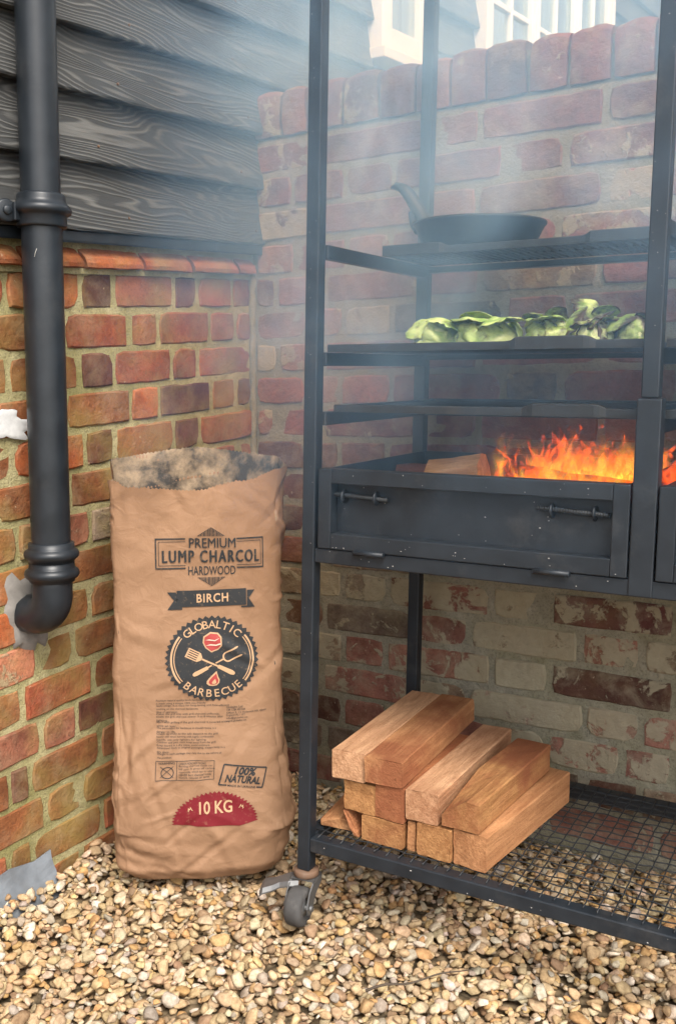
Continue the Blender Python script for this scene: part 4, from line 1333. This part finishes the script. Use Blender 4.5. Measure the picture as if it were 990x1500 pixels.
for dx, dl in ((-.0009, .0005), (.0009, .0010)):                # struck three times: heavy letters
    drape([place(text2d('LUMP CHARCOL', .0225, .176, .0, 0, 1.25), UX+.001+dx, .6105+dx*.3)] + ([place(text2d('PREMIUM', .0178, .083, .0), UX+.002+.0006, .6375)] if dx > 0 else []), 'label_lettering', 'ink_black', PRK+dl)
drape(ink, 'label_print', 'ink_black', PRK)['label'] = 'black lettering PREMIUM LUMP CHARCOL HARDWOOD in a double line frame'
# ribbon
rb_ = [ngon([(UX-.063, .529), (UX-.063, .5595), (UX+.063, .5595), (UX+.063, .529)]),
       ngon([(UX-.080, .5565), (UX-.068, .5415), (UX-.080, .5245), (UX-.0535, .5245), (UX-.0535, .5275), (UX-.0645, .5275), (UX-.0645, .5565)]),
       ngon([(UX+.080, .5565), (UX+.068, .5415), (UX+.080, .5245), (UX+.0535, .5245), (UX+.0535, .5275), (UX+.0645, .5275), (UX+.0645, .5565)])]
drape(rb_, 'ribbon_print', 'ink_black', PRK)
drape([place(text2d('BIRCH', .0165, .057, .020, 0, 1.15), UX+.001, .5365)], 'ribbon_lettering', 'ink_kraft', PRT)['label'] = 'lettering BIRCH on the dark ribbon'
# round serrated badge
CX, CZ, RX, RZ = UX-.0005, .4315, .0865, .0805
def ell(r0, a, k=1.0): return (CX + RX*r0*math.sin(a), CZ + RZ*r0*math.cos(a))
NT_ = 46
saw_ = []
for k in range(NT_):
    saw_.append(ell(1.0, 2*PI*k/NT_)); saw_.append(ell(.935, 2*PI*(k+.5)/NT_))
ring_ = [((CX, CZ), )]
vs2 = [(CX, CZ)] + saw_
drape([(vs2, [(0, 1+i, 1+(i+1) % len(saw_)) for i in range(len(saw_))])], 'badge_disc', 'ink_black', PRK)
kr = []
for (r0, r1) in ((.885, .845), (.815, .795)):
    for (a0, a1) in ((R(52), R(128)), (R(232), R(308))):
        aa = [a0 + (a1-a0)*k/22 for k in range(23)]
        kr.append(band([ell(r0, a) for a in aa], [ell(r1, a) for a in aa], False))
def arc_text(txt, r0, a0, a1, h, flip):
    n = len(txt)
    for k, chx in enumerate(txt):
        a = a0 + (a1-a0)*(k+.5)/n
        g2 = text2d(chx, h, None, .006)
        x, z = ell(r0, a)
        rot = -a if not flip else PI - a
        kr.append(place(g2, x, z, rot))
arc_text('GLOBALTIC', .705, R(-47), R(47), .0145, False)
arc_text('BARBECUE', .895, R(227), R(133), .0145, True)
# crossed spatula and fork
def rotp(pts, ang, cx, cz): c, s_ = math.cos(ang), math.sin(ang); return [(cx + x*c - y*s_, cz + x*s_ + y*c) for x, y in pts]
sx0, sz0 = CX + .002, CZ - .010
A1 = R(-27)
kr.append(ngon(rotp([(-.024, -.0016), (.010, -.0016), (.010, .0016), (-.024, .0016)], A1, sx0, sz0)))
kr.append(ngon(rotp([(.009, -.0034), (.036, -.0044), (.0415, -.0030), (.043, 0), (.0415, .0030), (.036, .0044), (.009, .0034)], A1, sx0, sz0)))
kr.append(ngon(rotp([(-.0245, -.003), (-.0245, .003), (-.030, .0088), (-.0325, .0088), (-.0325, -.0088), (-.030, -.0088)], A1, sx0, sz0)))
for yy2 in (-.0080, -.0040, 0, .0040, .0080):
    kr.append(ngon(rotp([(-.0325, yy2-.0011), (-.0515, yy2-.0011), (-.0515, yy2+.0011), (-.0325, yy2+.0011)], A1, sx0, sz0)))
kr.append(ngon(rotp([(-.0515, -.0091), (-.0540, -.0091), (-.0540, .0091), (-.0515, .0091)], A1, sx0, sz0)))
A2 = R(27)
kr.append(ngon(rotp([(-.043, 0), (-.0415, -.0030), (-.036, -.0040), (-.012, -.0032), (-.012, .0032), (-.036, .0040), (-.0415, .0030)], A2, sx0, sz0)))
for (a, b) in (((-.012, -.0013), (-.004, .0013)), ((.004, -.0013), (.020, .0013))):
    kr.append(ngon(rotp([(a[0], a[1]), (b[0], a[1]), (b[0], b[1]), (a[0], b[1])], A2, sx0, sz0)))
fk = [(.020 + .008*(1-math.cos(t_)), .0085*math.sin(t_)) for t_ in [(-PI/2) + PI*k/10 for k in range(11)]]
fo = [(.0195 + .0090 - .0090*math.cos(t_), .0098*math.sin(t_)) for t_ in [(-PI/2) + PI*k/10 for k in range(11)]]
fi = [(.0195 + .0090 - .0062*math.cos(t_), .0072*math.sin(t_)) for t_ in [(-PI/2) + PI*k/10 for k in range(11)]]
g2 = band(rotp(fo, A2, sx0, sz0), rotp(fi, A2, sx0, sz0), False); kr.append(g2)
for sg in (-1, 1): kr.append(ngon(rotp([(.0285, sg*.0072), (.052, sg*.0066), (.055, sg*.0085), (.052, sg*.0098), (.0285, sg*.0098)], A2, sx0, sz0)))
hexo = [(CX+.0005 + x, CZ+.0315 + y) for x, y in ((-.0040, .0185), (.0100, .0165), (.0165, .0085), (.0168, -.0075), (.0105, -.0145), (-.0025, -.0190), (-.0130, -.0110), (-.0180, -.0010), (-.0165, .0105))]
kr.append(ngon(hexo))
def flame2(cx, cz, s_): return [(cx + x*s_, cz + y*s_) for x, y in ((0, -.5), (.28, -.46), (.46, -.28), (.50, -.05), (.40, .18), (.24, .32), (.28, .62), (.10, .46), (-.10, .28), (-.28, .10), (-.44, -.10), (-.46, -.30), (-.28, -.46))]
kr.append(ngon(flame2(CX, CZ-.0385, .0250)))
drape(kr, 'badge_artwork', 'ink_kraft', PRT)['label'] = 'badge lettering GLOBALTIC BARBECUE round a crossed spatula and fork'
drape([ngon([(CX+.0005 + (x-CX-.0005)*.86, CZ+.0315 + (y-CZ-.0315)*.86) for x, y in hexo])], 'badge_steak', 'ink_rose', PRT+.0009)
drape([ngon([(CX+.0005+x, CZ+.0315+y) for x, y in ((-.0145, .004), (-.006, .0055), (.004, .004), (.0135, .0075), (.004, .0022), (-.006, .0035))]),
       ngon([(CX+.0005+x, CZ+.0315+y) for x, y in ((-.0125, -.0060), (-.003, -.0035), (.006, -.0045), (.0145, -.0015), (.0145, -.0045), (.006, -.0070), (-.003, -.0060))])], 'steak_fat', 'ink_white', PRT+.0016)
drape([ngon(flame2(CX+.001, CZ-.0390, .0185))], 'badge_flame', 'ink_rose', PRT+.0009)
drape([ngon(flame2(CX+.002, CZ-.0425, .0085))], 'flame_heart', 'ink_kraft', PRT+.0016)
# small print
tx = []
rows = ['Premium natural quality birch hardwood charcoal', 'is made using a unique 100% eco-friendly', 'technology. It is ideal for long-lasting and heat-efficient',
        'cooking on the charcoal barbecues.', 'Way of operation:', 'Cover the grill tray with grill charcoal uniformly,', 'kindle the grill charcoal evenly, 5 to 8 minutes after', 'lighting.',
        'Start with grilling if the grill charcoal is covered with a', 'white ash layer.', 'The permission for barbecue in closed rooms is a', 'danger to life.',
        'Check carefully to the safe distance to the grill.', 'Never add when burning with highly combustible', 'liquids, use only lighters for lighting.', 'Children and pets must keep away from the grill.',
        'Keep stored in a dry place, avoid moisture.', 'Attention! Only in original packaging, always keep in a', 'dry place.', 'Weight in each package may vary due to the nature of', 'the product.']
for k, rw in enumerate(rows):
    g2 = text2d(rw, .0046 if k else .0048, .00225*len(rw), .0)
    wd = .00225*len(rw)
    tx.append(place(g2, UX-.104+wd/2, .3525 - k*.00518, R(-2.0)))
for k, rw in enumerate(['Globaltic Ltd', '+44 1784 481144', 'Office 5, 15 Holywell Hill, Albans', 'England AL1 1ET', 'info@globaltic.uk', 'www.globaltic.uk']):
    wd = .0023*len(rw)
    tx.append(place(text2d(rw, .0045, wd, .0), .0495+wd/2, .3365 - k*.0052, R(2.0)))
# warning box
wx0, wx1, wz0, wz1, wm = UX-.106, UX+.000, .200, .2455, UX-.068
rot_ = R(-2.6)
def wl(a, b, w): 
    tr_ = lambda p: (wx0 + (p[0]-wx0)*math.cos(rot_) - (p[1]-wz1)*math.sin(rot_), wz1 + (p[0]-wx0)*math.sin(rot_) + (p[1]-wz1)*math.cos(rot_))
    tx.append(line(tr_(a), tr_(b), w))
for a, b in (((wx0, wz1), (wx1, wz1)), ((wx0, wz0+.010), (wx1, wz0+.010)), ((wx0, wz0+.010), (wx0, wz1)), ((wx1, wz0+.010), (wx1, wz1)), ((wm, wz0+.010), (wm, wz1)), ((wm-.03, wz0+.015), (wm-.006, wz1-.010)), ((wm-.03, wz1-.010), (wm-.006, wz0+.015))): wl(a, b, .0009)
cc = [(2*PI*k/24) for k in range(24)]
tx.append(band([(wm-.018+.0118*math.cos(a), wz0+.0225+.0110*math.sin(a)) for a in cc], [(wm-.018+.0104*math.cos(a), wz0+.0225+.0096*math.sin(a)) for a in cc]))
tx.append(place(text2d('WARNING', .0042, .030, .01), (wx0+wm)/2, wz1-.0070, rot_))
for k, rw in enumerate(['CARBON MONOXIDE HAZARD', 'Burning charcoal inside can', 'kill you. It gives off carbon', 'monoxide, which has no odor.', 'NEVER burn charcoal inside', 'homes, vehicles or tents.']):
    wd = .00225*len(rw)
    tx.append(place(text2d(rw, .0040, wd), wm+.003+wd/2, wz1-.0085-k*.0052-.0012, rot_))
drape(tx, 'small_print', 'ink_black', PRK)
# stamp
st_ = []
rt_ = R(-6.5)
def sp(x, z): return (.0785 + x*math.cos(rt_) - z*math.sin(rt_), .2085 + x*math.sin(rt_) + z*math.cos(rt_))
cn = [(-.037, .019), (.0445, .019), (.038, -.0195), (-.0435, -.0195)]
for a, b, w in ((0, 1, .0026), (1, 2, .0026), (3, 0, .0026)): st_.append(line(sp(*cn[a]), sp(*cn[b]), w))
st_.append(line(sp(-.0435, -.0195), sp(-.029, -.0195), .0026)); st_.append(line(sp(.027, -.0195), sp(.038, -.0195), .0026))
st_.append(place(text2d('100%', .0150, .041, .036, .25), *sp(.004, .0020), rt_)); st_.append(place(text2d('NATURAL', .0150, .066, .036, .25), *sp(.0, -.0140), rt_))
st_.append(place(text2d('MADE IN UKRAINE', .0042, .052, .012), *sp(-.001, -.0220), rt_))
drape(st_, 'stamp_print', 'ink_black', PRK)['label'] = 'slanted stamp 100% NATURAL MADE IN UKRAINE'
# weight badge
wb = []; cz_ = .1235
for k in range(31):
    a = PI*k/30
    wb.append((UX-.0005 + .0800*math.cos(a), cz_ + .0590*math.sin(a)))
    if k < 30: a += PI/60; wb.append((UX-.0005 + .0745*math.cos(a), cz_ + .0545*math.sin(a)))
wb += [(UX-.030, cz_-.006), (UX+.045, cz_-.0085)]
c0 = (UX, cz_+.012)
drape([([c0]+wb, [(0, 1+i, 1+(i+1) % len(wb)) for i in range(len(wb))])], 'weight_badge', 'ink_red', PRK)
kg = [place(text2d('10 KG', .0240, .061, .018), UX+.001, .1405)]
for sg in (-1, 1):
    fx = [(UX+.001 + sg*(.0465 + x*.0095), .1515 + y*.0115) for x, y in ((-.5, -.25), (-.2, .2), (0, .5), (.1, .1), (.4, .3), (.5, -.25), (.25, -.45), (.28, -.1), (.05, -.05), (-.1, .12), (-.28, -.2))]
    kg.append(ngon(fx if sg > 0 else fx[::-1]))
drape(kg, 'weight_lettering', 'ink_kraft', PRT)['label'] = 'lettering 10 KG between two small flames on the red badge'

# ------------------------------------------------------------------ firewood
ZS = ZB + TB + .0042
BIL = 'sawn billets stacked on the wire shelf'
def billet(label, cx, cy, z0, w, h, ln, ang, col, dark, chip=None, roll=0.0, skew=0.0, seed=0):
    """cx, cy: middle of the front end in frame coordinates; the billet runs back from there"""
    rr = random.Random(seed)
    nl, V, F = 9, [], []
    sec = [(-.5, 0), (.5, 0), (.5, 1), (-.5, 1)]
    pr = []
    b_ = .022
    for k in range(4):                                             # chamfered section with slightly irregular corners
        a, b = sec[k], sec[(k+1) % 4]
        for f in (.035, .35, .65, .965): pr.append((a[0]+(b[0]-a[0])*f, a[1]+(b[1]-a[1])*f))
    m = len(pr)
    for i in range(nl+1):
        f = i/nl
        x = ln*f
        for (u, v) in pr:
            uu = u*w*(1 + .02*noise.noise((f*4, seed, 1))) + skew*v*h
            vv = v*h*(1 + .015*noise.noise((f*4, seed, 6)))
            if chip and v > .5 and u < chip[0]:                     # split-off upper corner
                kk = max(0, 1 - f/chip[1]) if chip[1] > 0 else 1
                vv -= h*chip[2]*kk*(chip[0]-u)
            e = .0012*noise.noise((f*9, u*3+seed, v*3))
            xe = x + (.0045*noise.noise((u*2, v*2, seed+3)) if i in (0, nl) else 0)
            V.append((xe, -(uu+e), vv+e if v > .02 else vv))
    for i in range(nl):
        for k in range(m): F.append((i*m+k, i*m+(k+1) % m, (i+1)*m+(k+1) % m, (i+1)*m+k))
    F.append(tuple(reversed(range(m)))); F.append(tuple(nl*m+k for k in range(m)))
    me = bpy.data.meshes.new('wood_billet')
    me.from_pydata(V, [], [f[::-1] for f in F]); me.materials.append(MAT['billet']); me.update()
    o = link_obj('wood_billet', me, None, RK(cx, cy, z0))
    o.rotation_euler = (roll, 0, PI/2 - ang + R(1.6))
    o.color = (*col, dark)
    tag(o, label, 'firewood', BIL)
    return o
tan_, pale, honey, red_ = (.53, .285, .135), (.62, .385, .225), (.50, .275, .115), (.44, .195, .09)
L2_ = ZS + .0475; H_ = ZS
billet('short wide billet lying at the bottom under the dark middle pair', .151, .036, ZS, .080, .0455, .30, R(1), honey, .5, seed=1)
billet('thin upright slat squeezed between two bottom billets', .2055, .040, ZS, .015, .052, .28, R(1), tan_, .3, seed=2)
billet('squarish bottom billet next to the longest one', .2490, .034, ZS, .064, .0565, .31, R(3), honey, .35, seed=3)
billet('longest bottom billet, its full side showing over bare mesh', .3145, .034, ZS, .061, .0610, .335, R(5.3), tan_, .25, seed=4)
billet('upper billet with rough end under the pale capping billet', .1065, .036, ZS+.0475, .063, .0540, .29, R(2), honey, .35, skew=-.03, seed=5)
billet('upper billet with a dark mottled end, third tier below the capping pair', .1660, .034, ZS+.0475, .056, .0620, .29, R(2), red_, .9, seed=6)
billet('pinkish upper billet with clean sawn end beside the chipped one', .2265, .032, ZS+.0585, .0600, .0540, .358, R(-1.5), pale, .45, seed=7)
billet('upper billet with a split-off corner and dark red top', .2975, .030, ZS+.0630, .0680, .0510, .315, R(2.0), honey, .95, chip=(.15, .45, .95), seed=8)
billet('pale capping billet with a square sawn end on top of the stack', .0865, .028, ZS+.1045, .0640, .0520, .362, R(-4.0), pale, .15, seed=9)
billet('dark-topped capping billet on the stack beside the pale one', .1570, .026, ZS+.1110, .0700, .0450, .375, R(-4.4), tan_, .9, skew=-.05, seed=10)
billet('notched offcut lying on the mesh next to the front post', .052, .052, ZS, .062, .020, .17, R(-6), tan_, .5, chip=(.1, .9, .6), seed=11)
billet('thin bark strip leaning against the bottom billet', .0990, .040, ZS, .010, .042, .22, R(1), red_, .8, skew=-.55, seed=12)

# ------------------------------------------------------------------ cabbages
def cabbage(label, cx, cy, wx, wy, h, seed, char, pale_=.3):
    rr = random.Random(seed)
    base = Vector(RK(cx, cy, G2 + .0008))
    root = thing('cabbage_wedge', label, 'cabbage', base, 'grilled cabbage wedges')
    def leaf(name, a0, a1, r0, lift, tilt, ch, pl, ruff):
        V, F, C = [], [], []
        na, nb = 30, 16
        sd_ = rr.uniform(0, 200)
        for i in range(na+1):
            for j in range(nb+1):
                a = a0 + (a1-a0)*i/na; b = j/nb
                el_ = -.12 + b*(PI/2+.12 if a1-a0 > 6 else 1.08)
                edge = max(abs(2*i/na-1)**3, b**5 if a1-a0 < 6 else 0)
                ux, uy, uz = math.cos(a)*math.cos(el_), math.sin(a)*math.cos(el_), math.sin(el_)
                # leaf folds: ridged creases running over the piece
                rg = 1 - 2.4*abs(noise.noise((ux*1.1+sd_, uy*1.1, uz*1.1))); r2 = 1 - 2.4*abs(noise.noise((ux*2.6, uy*2.6+sd_, uz*2.6)))
                rd = r0*(1 + .13*rg + .04*r2 + ruff*edge*noise.noise((a*2.0, b*2, sd_)))
                z = max(0, uz)*rd + lift + .16*noise.noise((ux*1.4+sd_, uy*1.4, 2))*max(0, uz)
                V.append(base + Vector((ux*rd*wx*.5 + tilt*z*wx*.3, uy*rd*wy*.5, max(.0005, z*h))))
                C.append((min(1, pl*(.35 + .8*max(0, rg))), ch*(.55 + .7*edge) + .10*max(0, -rg)*ch, 0, 1))
        for i in range(na):
            for j in range(nb):
                q_ = i*(nb+1)+j; F.append((q_, q_+nb+1, q_+nb+2, q_+1))
        q = MB(); q.add(V, F, True); o = q.build(name, MAT['cabbage'], root)
        at = o.data.color_attributes.new('leaf', 'FLOAT_COLOR', 'POINT'); at.data.foreach_set('color', [c for t_ in C for c in t_])
        so = o.modifiers.new('thickness', 'SOLIDIFY'); so.thickness = .0012; so.offset = -1
        return o
    def loose(ox, oy, oz, sz, yaw, tilt_, ch, pl):
        """ragged outer leaf lying over the piece: cupped blade with a fold along the rib"""
        V, F, C = [], [], []
        nu, nv_ = 18, 14; sd_ = rr.uniform(0, 300)
        cy_, sy_ = math.cos(yaw), math.sin(yaw); ct, st2 = math.cos(tilt_), math.sin(tilt_)
        for i in range(nu+1):
            for j in range(nv_+1):
                u, v = 2*i/nu-1, 2*j/nv_-1
                w_ = math.sqrt(max(0, 1 - abs(u)**2.4))*(.85 + .25*noise.noise((u*2.6, sd_, 1)))
                x, y = u, v*w_
                z = -.30*x*x - .34*y*y + .10*abs(y) + .16*noise.noise((x*1.7+sd_, y*1.7, 2)) + .10*abs(v)**3*noise.noise((x*6, v*2, sd_))
                x, z = x*ct - z*st2, x*st2 + z*ct
                px_l, py_l = (x*cy_ - y*sy_)*sz + ox, (x*sy_ + y*cy_)*sz + oy
                V.append(base + Vector((px_l, py_l, max(.0008, oz + z*sz))))
                e = max(abs(u), abs(v))**4
                C.append((min(1, pl*(1.2 if abs(v) < .12 else .35)), ch*(.45 + .8*e), 0, 1))
        for i in range(nu):
            for j in range(nv_):
                q_ = i*(nv_+1)+j; F.append((q_, q_+nv_+1, q_+nv_+2, q_+1))
        q = MB(); q.add(V, F, True); o = q.build('outer_leaf', MAT['cabbage'], root)
        at = o.data.color_attributes.new('leaf', 'FLOAT_COLOR', 'POINT'); at.data.foreach_set('color', [c for t_ in C for c in t_])
        so = o.modifiers.new('thickness', 'SOLIDIFY'); so.thickness = .0010; so.offset = -1
    for k in range(3):
        loose(rr.uniform(-.32, .32)*wx, -rr.uniform(.05, .30)*wy, h*rr.uniform(.58, .92), rr.uniform(.30, .46)*max(wx, .075), rr.uniform(0, 2*PI), rr.uniform(-1.0, 1.0), char*rr.uniform(.7, 1.5), pale_*rr.uniform(.4, 1.2))
    wx *= .92; h *= .95
    leaf('heart', 0, 2*PI, .84, 0, 0, char*.7, pale_+.3, .0)
    n = 3
    for k in range(n):
        a = rr.uniform(0, 2*PI) if k else -PI/2
        sp_ = rr.uniform(.7, 1.25)
        leaf('leaf', a-sp_, a+sp_, .88 + .03*k + rr.uniform(-.04, .04), rr.uniform(-.04, .02), rr.uniform(-.5, .5), char*rr.uniform(.5, 1.2), pale_*rr.uniform(.3, 1.3), .22)
cabbage('pale green cabbage wedge at the end of the row nearest the rear post', .200, .105, .090, .085, .042, 21, .05, .55)
cabbage('light green cabbage wedge behind the pale one, veined leaf up', .235, .175, .120, .09, .046, 22, .08, .35)
cabbage('broad light green cabbage wedge with folded outer leaf', .290, .100, .120, .095, .044, 23, .08, .35)
cabbage('small charred cabbage heart standing between the green wedges', .362, .215, .060, .06, .050, 24, .34, .2)
cabbage('green cabbage wedge with a blackened cut side', .395, .120, .105, .085, .042, 25, .20, .3)
cabbage('upright rolled cabbage leaf, tallest on the grate, with charred streaks', .445, .165, .066, .065, .062, 26, .22, .2)
cabbage('cabbage wedge with brown burnt core facing out', .468, .090, .062, .07, .038, 27, .30, .7)
cabbage('green and brown cabbage wedge beside the centre post', .525, .110, .075, .08, .044, 28, .26, .3)
cabbage('charred cabbage wedge past the centre post', .635, .150, .090, .08, .040, 29, .30, .3)

# ------------------------------------------------------------------ fire
def split_log(label, x, y, z, ln, w, h, yaw, pitch, col, dark, seed):
    me = bpy.data.meshes.new('split_log')
    V, F = [], []
    pr = [(-.5, 0), (.5, 0), (.52, .45), (.30, .95), (-.05, 1.0), (-.45, .6)]
    m, nl = len(pr), 10
    for i in range(nl+1):
        f = i/nl
        for k, (u, v) in enumerate(pr):
            s_ = 1 + .10*noise.noise((f*3, k*1.3, seed)); V.append((ln*(f-.5) + (.006*noise.noise((u*3, v*3, seed)) if i in (0, nl) else 0), u*w*s_, v*h*s_))
    for i in range(nl):
        for k in range(m): F.append((i*m+k, (i+1)*m+k, (i+1)*m+(k+1) % m, i*m+(k+1) % m))
    F.append(tuple(range(m))); F.append(tuple(nl*m+k for k in reversed(range(m))))
    me.from_pydata(V, [], [f[::-1] for f in F]); me.materials.append(MAT['billet']); me.update()
    o = link_obj('split_log', me, None, RK(x, y, z)); o.rotation_euler = (0, pitch, yaw); o.color = (*col, dark)
    return tag(o, label, 'firewood', 'logs in the fire drawer')
split_log('pale split log end raised in the fire drawer beside the flames', .222, .165, .680, .098, .060, .048, R(4), R(-9), (.52, .32, .17), .1, 3)
split_log('reddish burnt log lying low in the fire drawer', .150, .24, .672, .15, .06, .034, R(20), R(-2), (.20, .07, .035), .9, 8)
split_log('blackened log buried under the flames', .40, .22, .668, .22, .06, .036, R(-12), R(3), (.05, .03, .02), .8, 5)

def fire():
    rr = random.Random(77)
    q = MB(); heat = []
    def tongue(x, y, z, h, w, lean, curl, hot, twist):
        npt, n = 15, 8
        V, F = [], []
        ph = rr.uniform(0, 6.28); fl = rr.uniform(.18, .38)
        for i in range(npt+1):
            t_ = i/npt
            cx = x + lean*t_**1.4 + curl*math.sin(t_*5.5+ph)*t_*.8 + .012*noise.noise((t_*3.5, ph, x*20))*t_
            cy = y + .5*curl*math.cos(t_*4+ph)*t_
            cz = z + h*t_*(1 - .12*t_)
            rad = w*(math.sin(PI*min(1, .30+.70*t_))**1.0)*(1 - .35*t_)*(1 + .35*noise.noise((t_*5, ph, 2))) + .0004
            if i == npt: rad = .0003
            an = twist*t_ + ph
            for k in range(n):
                a = 2*PI*k/n
                u, v = math.cos(a)*rad, math.sin(a)*rad*fl
                V.append(RK(cx + u*math.cos(an)*1.0 - v*math.sin(an), cy + u*math.sin(an) + v*math.cos(an), cz + u*.25*math.sin(ph)))
                heat.append(max(0, hot*(1 - .85*t_**.8)))
        for i in range(npt):
            for k in range(n): F.append((i*n+k, i*n+(k+1) % n, (i+1)*n+(k+1) % n, (i+1)*n+k))
        F.append(tuple(reversed(range(n)))); F.append(tuple(npt*n+k for k in range(n)))
        q.add(V, F, True)
    for k in range(120):
        x = rr.uniform(.300, .56) if k < 92 else rr.uniform(.56, .74)
        env = .65 + .35*math.sin((x-.25)*9.0)**2
        h = rr.uniform(.035, .112)*env + .012
        tongue(x, rr.uniform(.07, .34), rr.uniform(.668, .690), h, rr.uniform(.008, .024), rr.uniform(-.030, .055), rr.uniform(.004, .018), rr.uniform(.45, 1.2), rr.uniform(-2, 2))
    for k in range(26):                                            # broad translucent bodies
        tongue(rr.uniform(.315, .62), rr.uniform(.09, .32), rr.uniform(.662, .680), rr.uniform(.05, .085), rr.uniform(.026, .042), rr.uniform(-.03, .04), .008, rr.uniform(.45, .8), rr.uniform(-1, 1))
    for k in range(16):                                            # long licks streaming sideways
        x = rr.uniform(.36, .60)
        tongue(x, rr.uniform(.08, .30), rr.uniform(.69, .715), rr.uniform(.03, .065), rr.uniform(.005, .011), rr.uniform(.05, .11)*rr.choice((-1, 1, 1)), .012, rr.uniform(.6, 1.1), rr.uniform(-3, 3))
    for (x, y, z) in ((.330, .16, .790), (.455, .2, .780), (.612, .12, .778), (.640, .15, .745)): tongue(x, y, z, .016, .006, .008, .003, .7, 1)
    o = q.build('fire', MAT['flame'])
    at = o.data.color_attributes.new('heat', 'FLOAT_COLOR', 'POINT')
    at.data.foreach_set('color', [c for h in heat for c in (h, h, h, 1)])
    q2 = MB(); q2.box((.295, .05, .668), (.545, .36, .796), RK); q2.build('flame_gas', MAT['flame_gas'], o)['kind'] = 'stuff'
    tag(o, 'bright orange flames rising from the fire drawer', 'fire', None, 'stuff')
fire()

# ash specks drifting onto the steel, a twig in the gravel
rr = random.Random(9)
q = MB()
def fleck(p, s_):
    a = rr.uniform(0, 6.28)
    vs_ = []
    for k in range(5):
        t_ = a + k*2*PI/5; vs_.append((p[0] + math.cos(t_)*s_*rr.uniform(.5, 1), p[1] - .0004, p[2] + math.sin(t_)*s_*.6*rr.uniform(.5, 1)))
    vs_.append((p[0], p[1] - s_*.5, p[2]))
    q.add(vs_, [(k, (k+1) % 5, 5) for k in range(5)])
for _ in range(26): fleck(RK(rr.uniform(.06, .55), -.0035, rr.choice((rr.uniform(.580, .600), rr.uniform(.692, .712)))), rr.uniform(.0008, .0020))
for _ in range(12): fleck(RK(rr.uniform(.065, .52), .0218, rr.uniform(.61, .685)), rr.uniform(.0008, .0020))
for _ in range(26): fleck(RK(rr.uniform(.03, 1.0), .0002, rr.choice((rr.uniform(.040, .060), rr.uniform(.555, .575)))), rr.uniform(.0008, .0022))
for _ in range(30): fleck(RK(rr.uniform(.003, .022), -.0003, rr.uniform(.1, 1.5)), rr.uniform(.0005, .0012))
for _ in range(16): fleck(RK(BAY+.004+rr.uniform(.003, .022), -.0003 if rr.random() < 2 else 0, rr.uniform(.85, 1.5)), rr.uniform(.0006, .0014))
tag(q.build('ash_flecks', MAT['ash']), 'white ash flecks sticking to the black steel', 'ash', None, 'stuff')
mb = MB(); mb.tube([(.735+.010*k, -.705+.0125*k+.004*math.sin(k*1.1), .024+.002*math.sin(k*.9)) for k in range(12)], [.0022-.00012*k for k in range(12)], 6)
tag(mb.build('twig', MAT['twig']), 'thin dark twig lying on the gravel before the frame', 'twig')

# ------------------------------------------------------------------ smoke
mb = MB(); mb.box((.0, -.80, .58), (1.60, .55, 2.15))
o = mb.build('smoke', MAT['smoke'])
tag(o, 'thin bluish smoke drifting up from the fire', 'smoke', None, 'stuff')
